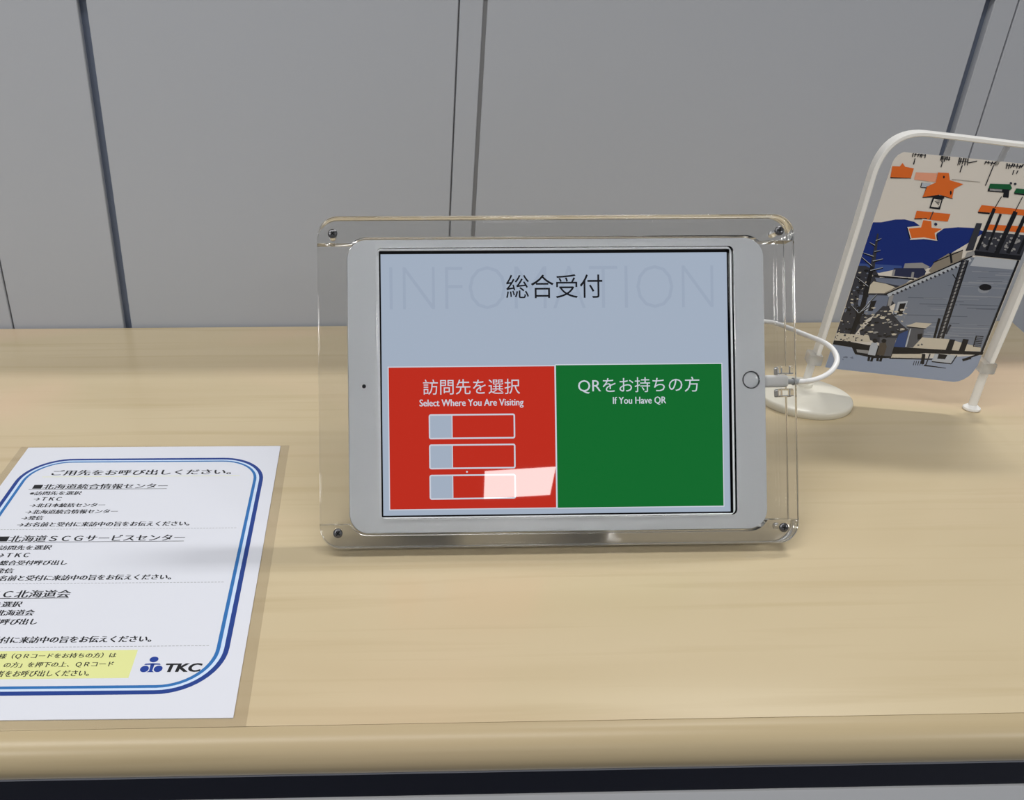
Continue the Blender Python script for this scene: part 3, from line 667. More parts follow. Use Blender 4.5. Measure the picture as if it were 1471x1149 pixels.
('black',[(109.4,53.0),(109.3,53.5),(114.0,53.4),(114.1,52.9)]),
('black',[(108.2,61.9),(108.9,61.8),(109.4,52.9),(108.8,53.0)]),
('black',[(12.1,49.5),(24.8,49.2),(36.4,47.9),(56.5,48.1),(117.1,49.3),(117.1,49.1),(117.1,47.0),(77.3,44.8),(56.7,38.9),(43.6,37.4),(29.7,39.5),(25.8,45.0),(11.9,46.2)]),
('grey',[(29.6,43.6),(39.9,43.3),(39.4,40.6),(30.8,41.1)]),
('booth',[(43.6,54.8),(55.2,55.2),(55.3,40.1),(46.3,39.9)]),
('ground',[(11.0,26.4),(11.9,46.0),(26.1,44.8),(29.8,39.3),(43.6,37.4),(56.8,38.6),(78.5,40.3),(116.7,46.6),(116.6,44.1),(116.6,38.7),(114.8,32.1),(113.1,28.8),(110.2,25.7),(107.4,24.0),(104.4,23.1),(19.1,25.7),(19.1,25.7),(11.0,26.4),(11.0,26.4)]),
('snow',[(55.9,42.1),(77.5,44.2),(80.5,41.2),(55.6,39.0)]),
('black',[(54.7,37.9),(54.5,38.9),(85.0,40.8),(85.3,39.8)]),
('pale',[(85.0,44.9),(99.1,44.9),(97.8,38.2),(84.4,38.9)]),
('black',[(87.6,45.1),(93.7,44.8),(93.1,41.1),(87.6,41.2)]),
('black',[(84.7,37.9),(84.5,38.8),(98.3,38.3),(98.5,37.4)]),
('black',[(98.8,37.7),(98.0,38.1),(99.8,45.2),(100.5,44.8)]),
('black',[(76.2,44.3),(78.7,44.1),(79.9,35.6),(77.5,35.8)]),
('dark',[(81.3,44.7),(82.2,44.4),(81.7,34.5),(80.8,34.8)]),
('black',[(80.2,34.2),(80.0,35.4),(95.7,34.2),(95.8,33.7)]),
('black',[(105.5,40.6),(104.4,42.5),(109.7,45.0),(110.7,43.0)]),
('black',[(107.6,42.5),(106.9,43.7),(115.1,48.3),(115.8,47.2)]),
('black',[(72.4,37.8),(72.8,37.7),(73.0,34.0),(72.5,34.1)]),
('black',[(73.9,38.0),(74.3,37.9),(74.5,34.2),(74.0,34.3)]),
('black',[(75.4,38.1),(75.9,38.0),(76.0,34.3),(75.5,34.4)]),
('black',[(76.9,38.3),(77.4,38.2),(77.5,34.4),(77.1,34.6)]),
('black',[(78.4,38.4),(78.9,38.3),(79.0,34.6),(78.6,34.7)]),
('black',[(91.6,57.5),(95.4,57.5),(95.5,45.5),(91.2,45.9)]),
('black',[(100.5,58.6),(104.4,58.4),(104.3,46.3),(100.3,46.7)]),
('slate',[(22.2,33.9),(21.8,34.0),(21.4,34.5),(22.0,34.8),(22.3,34.8),(22.7,34.4),(22.7,33.7)]),
('slate',[(21.8,36.1),(22.1,36.6),(22.8,36.6),(23.1,36.2),(23.1,35.8),(22.6,35.6),(22.0,35.7)]),
('slate',[(23.0,37.1),(24.1,36.7),(24.0,36.0),(23.3,35.6),(22.8,36.3)]),
('slate',[(28.9,35.3),(28.2,35.6),(28.2,36.1),(28.5,36.3),(29.2,36.4),(29.2,36.0),(29.5,35.6)]),
('slate',[(24.4,37.2),(25.1,36.7),(25.1,35.7),(24.1,35.5),(22.9,36.8)]),
('slate',[(28.4,37.4),(28.7,37.1),(29.1,36.6),(28.7,36.2),(28.3,36.1),(27.9,36.6),(28.0,37.1)]),
('slate',[(27.5,36.7),(28.1,36.7),(28.3,36.0),(28.0,35.5),(27.2,36.0),(26.7,36.3)]),
('black',[(39.2,39.9),(40.9,39.8),(41.5,34.5),(39.7,34.6)]),
('black',[(42.0,39.9),(43.6,39.8),(43.6,34.4),(41.7,34.5)]),
('pale',[(39.0,49.8),(42.4,50.8),(44.2,47.0),(44.1,39.6),(38.8,39.9),(38.7,46.5)]),
('black',[(42.7,51.8),(42.7,51.1),(42.4,50.5),(41.8,50.1),(41.0,50.0),(40.2,50.3),(39.6,50.8),(39.2,51.5),(39.2,52.3),(39.5,52.9),(40.2,53.3),(40.9,53.3),(41.7,53.1),(42.4,52.5)]),
('black',[(45.5,40.5),(47.1,40.4),(47.8,35.1),(46.0,35.2)]),
('black',[(48.2,40.5),(49.8,40.4),(49.9,35.0),(48.0,35.1)]),
('brown',[(45.2,50.4),(48.6,51.3),(50.4,47.6),(50.3,40.1),(45.1,40.4),(45.0,47.1)]),
('black',[(48.9,52.4),(48.9,51.7),(48.6,51.0),(48.0,50.7),(47.2,50.6),(46.4,50.8),(45.8,51.4),(45.4,52.1),(45.4,52.8),(45.8,53.4),(46.4,53.8),(47.1,53.9),(47.9,53.6),(48.6,53.1)]),
('black',[(117.3,121.0),(118.7,120.5),(116.7,48.8),(115.2,49.3)]),
('dark',[(90.0,140.2),(115.9,138.9),(119.5,138.9),(119.2,123.7),(88.1,124.6)]),
('grey',[(103.8,130.7),(104.0,129.9),(103.8,129.5),(103.3,129.7),(103.1,130.2),(103.1,130.5)]),
('grey',[(90.7,132.5),(91.5,132.5),(92.1,131.8),(91.8,130.9),(91.1,131.0),(90.5,131.9)]),
('grey',[(94.6,135.5),(95.4,135.2),(95.4,134.5),(95.0,134.3),(94.5,134.5),(94.4,134.9)]),
('grey',[(100.5,135.4),(101.8,134.6),(101.2,133.7),(100.0,134.1),(99.9,134.9)]),
('grey',[(104.2,137.4),(104.7,137.1),(105.4,136.9),(105.1,136.2),(104.6,136.2),(104.2,136.4),(104.0,137.0)]),
('grey',[(105.9,129.5),(106.0,131.0),(106.6,132.1),(107.8,130.8),(107.8,129.1)]),
('grey',[(112.1,126.9),(111.3,126.7),(110.8,127.2),(110.8,128.1),(111.4,128.2),(112.1,127.9),(112.4,127.0)]),
('grey',[(108.3,134.3),(108.9,134.4),(109.5,133.5),(108.9,132.9),(107.9,133.1),(107.9,134.0)]),
('grey',[(95.0,130.7),(95.9,130.8),(96.4,130.1),(95.8,129.7),(95.2,129.6),(94.5,130.2)]),
('grey',[(105.8,137.8),(105.3,137.1),(105.0,136.5),(104.2,136.8),(103.7,137.2),(103.1,138.4),(104.3,138.6)]),
('grey',[(110.8,134.0),(111.3,134.9),(112.5,134.8),(113.2,133.9),(113.3,133.0),(112.3,132.4),(110.8,133.0)]),
('grey',[(91.9,136.8),(92.4,136.2),(92.3,135.5),(91.5,135.6),(90.9,136.5)]),
('grey',[(108.9,129.2),(108.5,128.7),(107.9,129.1),(107.8,129.7),(107.9,129.9),(108.5,130.0),(109.3,129.6)]),
('grey',[(102.3,135.7),(100.9,136.8),(101.6,138.3),(103.0,137.7),(104.2,137.0),(103.5,136.1)]),
('grey',[(95.4,134.8),(94.4,135.5),(95.0,136.6),(96.5,136.6),(97.6,135.5),(96.8,134.6)]),
('grey',[(102.0,127.6),(103.1,127.0),(102.6,126.0),(101.1,126.5),(100.9,127.2)]),
('grey',[(108.2,134.5),(108.9,134.2),(108.6,133.6),(108.0,133.5),(107.6,134.0),(107.7,134.7)]),
('grey',[(112.2,129.7),(113.5,128.9),(113.8,127.7),(112.2,127.9),(111.3,128.7)]),
('grey',[(97.4,132.5),(98.0,131.8),(98.1,131.1),(97.2,130.9),(96.4,131.0),(95.8,131.9),(96.8,132.3)]),
('grey',[(100.0,129.8),(99.7,130.5),(100.2,130.7),(100.9,130.4),(100.8,129.6)]),
('grey',[(113.0,135.7),(112.4,135.0),(111.0,134.6),(110.0,135.2),(109.7,136.3),(110.5,137.0),(111.9,136.9)]),
('grey',[(95.8,134.2),(95.1,134.7),(95.9,135.3),(96.6,135.1),(96.9,134.3)]),
('grey',[(104.2,133.5),(104.7,133.1),(104.8,132.5),(104.4,132.3),(103.6,132.8),(103.8,133.3)]),
('grey',[(107.3,133.2),(107.7,132.6),(107.1,132.2),(106.3,132.5),(106.4,133.2),(106.8,133.2)]),
('grey',[(98.6,135.2),(97.8,135.4),(98.1,136.0),(98.2,136.2),(98.8,136.3),(99.2,135.8),(99.3,135.2)]),
('grey',[(108.0,127.4),(107.0,127.5),(106.4,127.9),(106.9,128.5),(107.7,128.3)]),
('grey',[(112.1,137.6),(112.0,138.1),(112.1,138.4),(112.6,138.6),(113.4,138.2),(113.1,137.6),(112.8,137.5)]),
('grey',[(108.4,137.0),(109.2,137.0),(109.3,136.0),(109.0,135.3),(107.8,135.9),(107.5,136.7)]),
('grey',[(94.3,130.4),(94.4,129.1),(93.4,128.6),(92.1,129.9),(92.5,131.4)]),
('grey',[(112.7,134.8),(113.5,136.0),(114.9,134.7),(114.4,133.5),(112.8,133.3)]),
('orange',[(82.8,158.5),(119.8,155.9),(119.8,152.2),(81.9,153.8)]),
('black',[(82.2,152.7),(81.9,153.8),(89.5,153.4),(89.8,152.3)]),
('orange',[(91.8,145.2),(119.6,144.9),(119.5,140.6),(91.2,141.4)]),
('dark',[(83.3,145.8),(87.0,145.7),(87.1,126.3),(82.3,125.4)]),
('black',[(90.4,156.9),(92.6,156.1),(90.6,126.6),(88.3,127.4)]),
('black',[(95.8,153.2),(97.4,152.6),(96.5,126.5),(94.8,127.1)]),
('black',[(103.8,155.6),(106.8,154.4),(104.0,123.7),(100.9,125.0)]),
('black',[(110.9,152.6),(113.3,151.6),(110.9,124.9),(108.4,125.9)]),
('black',[(117.2,150.5),(119.0,149.8),(117.2,124.9),(115.3,125.6)]),
('black',[(86.7,125.9),(119.2,124.1),(119.1,120.9),(88.8,122.6)]),
('grey',[(83.6,124.3),(87.8,125.8),(89.2,122.9),(83.3,120.2)]),
('green',[(83.6,173.4),(96.0,173.5),(98.0,171.0),(97.3,169.3),(83.6,170.1)]),
('black',[(83.5,170.3),(96.7,169.9),(97.9,164.3),(94.2,164.5),(93.8,167.6),(83.6,168.0)]),
('grey',[(84.6,170.0),(92.3,169.7),(92.4,168.4),(84.8,168.7)]),
('green',[(100.7,170.9),(113.6,170.1),(113.6,166.9),(100.2,167.9)]),
('black',[(100.5,166.9),(100.3,167.8),(113.7,166.8),(113.9,165.9)]),
('dark',[(97.1,174.2),(97.1,173.8),(97.0,173.5),(96.7,173.3),(96.4,173.3),(96.0,173.5),(95.7,173.7),(95.5,174.1),(95.5,174.5),(95.6,174.8),(95.9,175.0),(96.2,175.0),(96.6,174.8),(96.9,174.5)]),
('dark',[(99.9,173.9),(99.9,173.5),(99.8,173.2),(99.5,173.0),(99.1,173.0),(98.7,173.1),(98.4,173.4),(98.2,173.8),(98.1,174.2),(98.3,174.5),(98.6,174.6),(98.9,174.7),(99.3,174.5),(99.7,174.2)]),
('black',[(93.1,165.0),(93.6,164.7),(91.8,156.4),(91.3,156.6)]),
('black',[(106.1,165.6),(106.6,165.3),(105.1,154.9),(104.6,155.1)]),
('orange',[(18.7,182.7),(23.6,182.7),(24.7,185.1),(27.1,182.6),(32.9,181.7),(32.8,175.1),(19.5,174.7)]),
('black',[(19.6,174.3),(19.4,175.1),(32.8,175.0),(32.9,174.7)]),
('pink',[(34.9,179.1),(48.5,179.0),(49.2,172.9),(35.1,174.1)]),
('pale',[(40.6,172.2),(46.5,171.9),(45.6,168.8),(40.8,168.8)]),
('black',[(40.8,168.6),(40.7,169.1),(45.3,169.0),(45.4,168.4)]),
('black',[(40.4,172.3),(40.9,172.2),(41.0,168.8),(40.5,168.9)]),
('black',[(43.8,161.7),(44.5,169.9),(46.6,169.8),(54.3,163.9),(63.4,161.7),(62.5,163.3)]),
('orange',[(48.8,179.6),(55.8,179.5),(57.9,174.6),(67.1,172.3),(62.2,168.7),(62.9,162.2),(54.2,164.4),(43.9,162.1),(44.8,169.7),(49.4,172.6)]),
('black',[(54.1,176.6),(54.1,176.2),(54.1,175.9),(53.9,175.7),(53.6,175.6),(53.3,175.8),(53.1,176.2),(52.9,176.6),(52.8,177.0),(52.9,177.3),(53.1,177.5),(53.4,177.5),(53.6,177.4),(53.9,177.0)]),
('black',[(61.5,166.1),(61.7,165.4),(61.7,164.9),(61.5,164.6),(61.2,164.5),(60.9,164.8),(60.6,165.3),(60.4,166.0),(60.2,166.7),(60.2,167.2),(60.4,167.5),(60.7,167.5),(61.0,167.2),(61.3,166.7)]),
('black',[(50.4,162.4),(57.2,162.2),(57.4,154.0),(50.3,154.6)]),
('paper',[(51.6,161.2),(56.4,160.7),(56.4,155.3),(51.1,155.8)]),
('black',[(52.6,159.3),(52.4,159.8),(55.8,160.5),(56.1,160.0)]),
('black',[(53.4,158.5),(53.2,159.1),(55.8,159.6),(56.0,159.1)]),
('black',[(54.3,157.8),(54.0,158.3),(55.7,158.8),(56.0,158.2)]),
('black',[(55.1,157.1),(54.8,157.6),(55.7,157.9),(55.9,157.3)]),
('black',[(56.0,156.6),(55.5,156.6),(55.5,156.7),(56.0,156.7)]),
('black',[(56.5,156.1),(56.7,155.6),(55.8,155.5),(55.6,156.1)]),
('black',[(51.7,162.1),(51.4,163.6),(57.6,163.1),(57.9,161.6)]),
('orange',[(42.8,152.4),(53.5,151.9),(52.4,146.6),(42.8,146.8)]),
('orange',[(53.9,151.8),(65.0,151.2),(64.8,145.8),(53.3,146.4)]),
('dark',[(53.2,152.5),(53.9,152.2),(53.3,146.3),(52.6,146.6)]),
('black',[(42.9,146.2),(42.7,146.9),(50.8,147.6),(51.0,146.8)]),
('paper',[(39.7,140.4),(47.7,141.8),(47.9,146.9),(55.1,146.2),(56.5,141.7),(63.6,140.6),(60.2,136.8),(62.1,131.6),(52.9,132.4),(44.1,131.2)]),
('black',[(39.6,139.9),(40.1,140.1),(44.4,131.9),(43.9,131.7)]),
('black',[(62.3,132.1),(61.6,132.0),(60.0,136.2),(60.7,136.3)]),
('orange',[(48.8,146.0),(54.2,145.6),(55.7,140.9),(62.7,140.4),(58.8,137.2),(60.8,132.4),(52.6,133.6),(44.8,132.4),(41.0,139.4),(48.8,140.7)]),
('navy',[(58.7,143.6),(58.7,143.1),(58.5,142.7),(58.2,142.4),(57.8,142.4),(57.3,142.6),(56.9,143.0),(56.7,143.4),(56.6,143.9),(56.8,144.3),(57.1,144.6),(57.6,144.6),(58.0,144.4),(58.4,144.0)]),
('black',[(29.4,192.0),(30.1,192.0),(30.1,189.3),(29.5,189.4)]),
('black',[(31.0,191.9),(31.8,191.9),(31.4,189.4),(30.9,189.6)]),
('black',[(33.1,191.8),(33.8,191.8),(33.3,189.4),(32.8,189.7)]),
('black',[(34.4,191.7),(35.2,191.7),(35.0,189.4),(34.4,189.6)]),
('black',[(35.2,191.7),(35.9,191.6),(35.8,189.1),(35.3,189.2)]),
('black',[(37.2,191.6),(38.0,191.5),(38.2,188.9),(37.7,188.9)]),
('black',[(30.6,191.0),(30.5,191.5),(37.8,191.1),(37.9,190.6)]),
('black',[(47.8,190.9),(48.7,190.8),(48.4,187.6),(47.8,187.8)]),
('black',[(48.7,190.5),(49.5,190.3),(49.3,186.7),(48.8,186.9)]),
('black',[(50.6,190.5),(51.4,190.2),(50.8,186.7),(50.3,186.9)]),
('black',[(51.6,190.6),(52.4,190.4),(52.2,187.8),(51.7,187.9)]),
('black',[(52.9,190.5),(53.7,190.3),(53.6,187.7),(53.1,187.8)]),
('black',[(48.4,188.8),(48.3,189.3),(54.0,188.9),(54.1,188.4)]),
('black',[(59.2,190.2),(59.7,190.1),(60.0,190.1),(60.1,184.8),(59.6,184.9)]),
('black',[(60.3,189.8),(61.2,189.6),(61.1,185.1),(60.6,185.3)]),
('black',[(61.9,190.0),(61.9,190.0),(62.8,189.9),(62.6,185.4),(62.1,185.5)]),
('black',[(63.2,189.9),(63.5,189.9),(64.0,189.9),(64.4,184.9),(63.9,185.0)]),
('black',[(64.5,189.8),(65.1,189.8),(65.3,189.8),(66.1,185.1),(65.6,185.1)]),
('black',[(60.0,187.5),(59.9,188.0),(65.8,187.6),(66.0,187.1)]),
('black',[(76.3,188.7),(77.1,188.3),(76.4,186.1),(75.9,186.4)]),
('black',[(77.8,188.6),(78.6,188.4),(78.5,186.3),(78.0,186.4)]),
('black',[(80.3,188.4),(81.1,188.1),(80.6,185.3),(80.1,185.5)]),
('black',[(82.2,188.4),(83.0,187.9),(82.1,186.2),(81.6,186.5)]),
('black',[(77.0,187.2),(76.9,187.7),(82.5,187.3),(82.6,186.8)]),
('black',[(89.5,187.6),(90.3,187.4),(90.5,183.6),(90.0,183.7)]),
('black',[(90.9,187.1),(91.7,187.0),(92.0,183.6),(91.5,183.7)]),
('black',[(93.1,187.7),(93.9,187.3),(93.0,184.2),(92.5,184.4)]),
('black',[(94.2,187.4),(95.0,187.1),(94.6,184.7),(94.1,184.9)]),
('black',[(95.9,187.5),(96.6,187.3),(96.9,184.2),(96.4,184.3)]),
('black',[(98.1,186.8),(98.9,186.4),(98.2,184.0),(97.7,184.2)]),
('black',[(99.5,187.4),(100.3,187.0),(99.3,184.5),(98.8,184.8)]),
('black',[(90.4,185.7),(90.3,186.2),(99.8,186.0),(99.9,185.4)]),
('black',[(102.1,185.8),(102.8,185.7),(103.4,182.7),(102.9,182.8)]),
('black',[(104.0,186.1),(104.8,185.8),(104.4,183.3),(103.9,183.5)]),
('black',[(106.0,186.0),(106.8,185.8),(106.7,183.3),(106.2,183.5)]),
('black',[(107.9,185.9),(108.7,185.7),(108.8,183.1),(108.3,183.2)]),
('black',[(110.2,185.6),(110.9,185.1),(109.9,183.6),(109.5,184.0)]),
('black',[(103.1,184.5),(103.0,185.0),(110.7,184.7),(110.8,184.2)]),
('black',[(31.5,188.7),(32.1,188.6),(32.3,184.3),(31.6,184.4)]),
('black',[(49.4,187.2),(50.0,187.1),(50.1,183.1),(49.5,183.2)]),
('black',[(62.3,185.1),(63.0,184.9),(62.9,180.1),(62.3,180.3)]),
('black',[(81.7,185.9),(82.3,185.7),(81.4,171.7),(80.8,172.0)]),
('black',[(66.2,186.4),(65.9,187.1),(70.9,188.5),(71.2,187.9)]),
('black',[(95.1,183.2),(95.7,183.1),(95.7,179.9),(95.1,180.1)]),
('black',[(97.6,183.1),(98.2,182.8),(97.9,180.5),(97.3,180.7)]),
('tan',[(59.1,175.0),(59.0,175.4),(77.2,174.3),(77.3,174.0)]),
]
SHEET_LOC = (-0.23555, 0.53246, 0.0); SHEET_ROT = -0.0092

# ------------------------------------------------------------------ the setting
YW = 0.7847                                   # face of the grey partition
def setting(name, bm, m): return tag(obj(name, bm_mesh(bm), m), kind='structure')
PT = 0.2915                                    # top of the low partition
bm = bmesh.new()
for a, b, z in ((-1.60, -0.8042, 0), (-0.8030, -0.3372, 0), (-0.3356, -0.2274, 0), (-0.2198, 0.0921, 0), (0.0935, 0.1133, 0), (0.1168, 0.5436, 0), (0.5516, 0.5716, 0), (0.5730, 1.6, 0)):
    add_box(bm, a, b, YW, YW + 0.03, -1.0, PT, bevel=0.0007, seg=1)
setting('wall_back', bm, M['partition'])
bm = bmesh.new()
for a, b in ((-0.2274, -0.2198), (0.5436, 0.5516)): add_box(bm, a - 0.002, b + 0.002, YW + 0.007, YW + 0.028, -1.0, PT)
setting('trim_1', bm, M['groove'])
bm = bmesh.new()
for a, b in ((-0.8042, -0.8030), (-0.3372, -0.3356), (0.0921, 0.0935), (0.5716, 0.5730)): add_box(bm, a - 0.002, b + 0.002, YW + 0.0025, YW + 0.028, -1.0, PT)
add_box(bm, 0.1120, 0.1180, YW + 0.0012, YW + 0.028, -1.0, PT)
setting('trim_2', bm, M['joint'])
bm = bmesh.new(); add_box(bm, -1.6, 1.6, YW - 0.002, YW + 0.034, PT + 0.0003, PT + 0.004, bevel=0.001)
setting('trim_3', bm, M['alu'])
bm = bmesh.new(); add_box(bm, -4, 4, -5, 4, -1.02, -1.0); setting('floor', bm, M['floor'])
bm = bmesh.new(); add_box(bm, -4, 4, -5, 4, 1.70, 1.73); setting('ceiling', bm, M['ceiling'])

# ------------------------------------------------------------------ counter
YF = 0.26875
ct = thing('reception_counter', 'long pale maple reception counter with rounded front edge and dark trim below', 'counter', (0, 0.5, -1.0))
def pc(o): o.location = -Vector((0, 0.5, -1.0)); return o
bm = bmesh.new()
pts = [(-1.4, YF), (0.640, YF), (0.640, 0.700), (0.6665, 0.7815), (-1.4, 0.7815)]
vs = [bm.verts.new((x, y, 0)) for x, y in pts]; vb = [bm.verts.new((x, y, -0.0236)) for x, y in pts]
bm.faces.new(vs); bm.faces.new(vb[::-1])
for i in range(5): bm.faces.new((vs[i], vb[i], vb[(i + 1) % 5], vs[(i + 1) % 5]))
pc(obj('worktop', bm_mesh(bm), M['wood'], ct))
bm = bmesh.new()
prof = [(YF - 0.0003, 0.0)] + [(YF - 0.0008 - 0.0122 * math.sin(t), -0.0118 + 0.0116 * math.cos(t)) for t in [R(180 * k / 16) for k in range(17)]] + [(YF - 0.0003, -0.0236)]
A0 = [bm.verts.new((-1.4, y, z)) for y, z in prof]; A1 = [bm.verts.new((0.640, y, z)) for y, z in prof]
for i in range(len(prof)):
    j = (i + 1) % len(prof); bm.faces.new((A0[i], A0[j], A1[j], A1[i]))
bm.faces.new(A0[::-1]); bm.faces.new(A1)
pc(obj('edge_band', bm_mesh(bm), M['edge'], ct, 40))
pc(box('trim_rail', (-1.4, 0.62, 0.2842, 0.2900, -0.0508, -0.0497), M['alu'], ct))
pc(box('dark_trim', (-1.4, 0.62, 0.2850, 0.3000, -0.0674, -0.0509), M['navy_trim'], ct))
pc(box('front_panel', (-1.4, 0.62, 0.2838, 0.3000, -1.0, -0.0676), M['panel'], ct, bevel=0.0015))
pc(box('cleat', (-1.4, 0.62, 0.2900, 0.3000, -0.0496, -0.0238), M['navy_trim'], ct))

# ------------------------------------------------------------------ acrylic stand
ORG = Vector((-0.0201, 0.393, 0.00706)); ROT = (R(90 - 28.09), 0, 0)
W, H = 279.2, 192.3
st = thing('acrylic_stand', 'clear acrylic tablet stand with four corner screws leaning back on the counter', 'stand', ORG, ROT)
SCREW = ((9.0, 182.2), (270.2, 182.4), (10.3, 9.0), (270.1, 9.0))
outer = rrect(0, 0, W, H, 12, 16)
holes = [circle(x, y, 1.9) for x, y in SCREW]
obj('front_plate', slab([mm(outer), mm(rrect(34.3, 16.9, 243.0, 173.8, 3.0))] + [mm(h) for h in holes], -0.0030, 0.0, 0.00035), M['acrylic'], st)
obj('back_plate', slab([mm(outer)] + [mm(h) for h in holes], -0.0150, -0.0121, 0.00035), M['acrylic'], st)
def arc(cx, cy, r, a0, a1, n=16): return [(cx + r * math.cos(R(a0 + (a1 - a0) * k / n)), cy + r * math.sin(R(a0 + (a1 - a0) * k / n))) for k in range(n + 1)]
# pocket edge runs 0.9 mm outside the tablet body
PX0, PX1, PY0, PY1, PR = 16.0, 263.2, 6.9, 180.5, 12.5
ytop, ybot = 177.2, 13.5
xt = PX0 + PR - math.sqrt(PR ** 2 - (PY1 - PR - ytop) ** 2) if ytop > PY1 - PR else PX0
a_t = math.degrees(math.asin((ytop - (PY1 - PR)) / PR)); a_b = math.degrees(math.asin(((PY0 + PR) - ybot) / PR))
top = arc(W - 12, H - 12, 12, 0, 90) + arc(12, H - 12, 12, 90, 180) + [(0, ytop)] + arc(PX0 + PR, PY1 - PR, PR, 180 - a_t, 90) + arc(PX1 - PR, PY1 - PR, PR, 90, a_t) + [(W, ytop)]
bot = arc(12, 12, 12, 180, 270) + arc(W - 12, 12, 12, 270, 360) + [(W, ybot)] + arc(PX1 - PR, PY0 + PR, PR, -a_b, -90) + arc(PX0 + PR, PY0 + PR, PR, 270, 180 + a_b) + [(0, ybot)]
obj('top_spacer', slab([mm(top), mm(holes[0]), mm(holes[1])], -0.0120, -0.0031, 0.0002), M['acrylic'], st)
obj('bottom_spacer', slab([mm(bot), mm(holes[2]), mm(holes[3])], -0.0120, -0.0031, 0.0002), M['acrylic'], st)
for y0, y1 in ((98.6, 103.4), (85.4, 90.2)):
    bm = bmesh.new(); add_box(bm, 0.2708, 0.2788, y0 / 1000, y1 / 1000, -0.0120, -0.0031, bevel=0.0008)
    obj('cable_peg', bm_mesh(bm), M['acrylic'], st)
for x, y in SCREW:
    bm = bmesh.new()
    add_lathe(bm, [(0, 0.0011), (0.0008, 0.0011), (0.0019, 0.0010), (0.0025, 0.0006), (0.00275, 0.00012), (0.00275, 0.00003), (0.0015, 0.00003), (0.0015, -0.0158), (0, -0.0158)], 28)
    o = obj('screw', bm_mesh(bm), M['steel'], st, 40); o.location = (x / 1000, y / 1000, 0)
    bm = bmesh.new()
    for a, b in ((0.0015, 0.00032), (0.00032, 0.0015)): add_box(bm, -a, a, -b, b, 0.0009, 0.00118)
    s2 = obj('cross_slot', bm_mesh(bm), M['slot'], o); s2.rotation_euler = (0, 0, R(random.Random(x).uniform(0, 90)))
# rear brace, in the plane of the stand turned back to the counter
ang = R(28.09)
def to_local(y, z):                      # world offsets from ORG to stand axes (up, front)
    return (y * math.sin(ang) + z * math.cos(ang), -y * math.cos(ang) + z * math.sin(ang))
for x0 in (0.095, 0.185):
    bm = bmesh.new()
    P = [(0.045, -0.0152), (0.140, -0.0152), to_local(0.105, -0.0068), to_local(0.085, -0.0068)]
    a = [bm.verts.new((x0, p, q)) for p, q in P]; b = [bm.verts.new((x0 + 0.005, p, q)) for p, q in P]
    bm.faces.new(a); bm.faces.new(b[::-1])
    for i in range(4): bm.faces.new((a[i], a[(i + 1) % 4], b[(i + 1) % 4], b[i]))
    obj('rear_brace', bm_mesh(bm), M['acrylic'], st)

# ------------------------------------------------------------------ tablet
tb = thing('tablet', 'white tablet showing red and green reception buttons inside the clear acrylic stand', 'tablet', ORG, ROT)
TX0, TX1, TY0, TY1 = 17.0, 262.2, 8.0, 179.4
body = rrect(TX0, TY0, TX1, TY1, 11.5, 12)
ZF = -0.0036
obj('body', slab([mm(body)], -0.0112, ZF - 0.0008, 0.0012), M['tablet_body'], tb, 40)
obj('bezel', slab([mm(rrect(TX0 + 0.4, TY0 + 0.4, TX1 - 0.4, TY1 - 0.4, 11.1, 12)), mm(rrect(35.8, 17.4, 242.6, 172.9, 0.8)), mm(circle(253.6, 95.5, 5.25))], ZF - 0.0012, ZF, 0.0003), M['tablet_white'], tb, None, label='white glass border')
D = Print(SC); D.z = ZF - 0.0007; D.dz = 0.000012
D.rect('off', 35.9, 17.5, 242.5, 172.8); D.up()
D.rect('bg', 36.8, 18.4, 240.9, 171.0); D.up()
D.text('faint', 'INFOMATION', 41.8, 138.4, 232.7, 163.7, off=-0.02); D.up()
D.text('black', '総合受付', 110.2, 144.6, 167.0, 158.6)
D.rect('white', 40.2, 21.4, 138.6, 105.3); D.rect('white', 138.5, 21.2, 237.3, 105.8); D.up()
D.rect('red', 40.8, 22.0, 138.0, 104.7); D.rect('green', 138.9, 21.8, 236.8, 105.2); D.up()
D.text('white', '訪問先を選択', 60.8, 88.6, 117.6, 97.6)
D.text('white', 'Select Where You Are Visiting', 58.7, 80.6, 119.5, 85.9, bold=0.12)
D.text('white', 'QRをお持ちの方', 151.8, 88.4, 223.5, 97.8)
D.text('white', 'If You Have QR', 172.3, 81.5, 203.6, 86.3, bold=0.10)
for y0, y1 in ((62.6, 77.2), (45.1, 59.6), (27.4, 41.9)):
    D.ring('white', rrect(63.9, y0, 114.5, y1, 1.3, 5), rrect(64.8, y0 + 0.9, 113.6, y1 - 0.9, 0.5, 5))
    D.rect('bg', 64.7, y0 + 0.8, 77.2, y1 - 0.8); D.rect('white', 77.2, y0 + 0.8, 77.8, y1 - 0.8)
D.face('white', circle(85.9, 43.4, 0.55, 12))
D.build('display', tb, 'lit screen with red and green buttons')
o = obj('home_button', slab([mm(circle(253.6, 95.5, 4.55))], -0.0050, ZF - 0.00045, 0.0003), M['tablet_white'], tb, 40)
obj('button_ring', slab([mm(circle(253.6, 95.5, 5.15)), mm(circle(253.6, 95.5, 4.65))], -0.0050, ZF + 0.00005, 0.0001), M['ring'], o, 40, label='silver ring')
obj('front_camera', slab([mm(circle(26.3, 93.8, 1.15, 20))], ZF - 0.0002, ZF + 0.00006), M['lens'], tb, label='black lens dot')

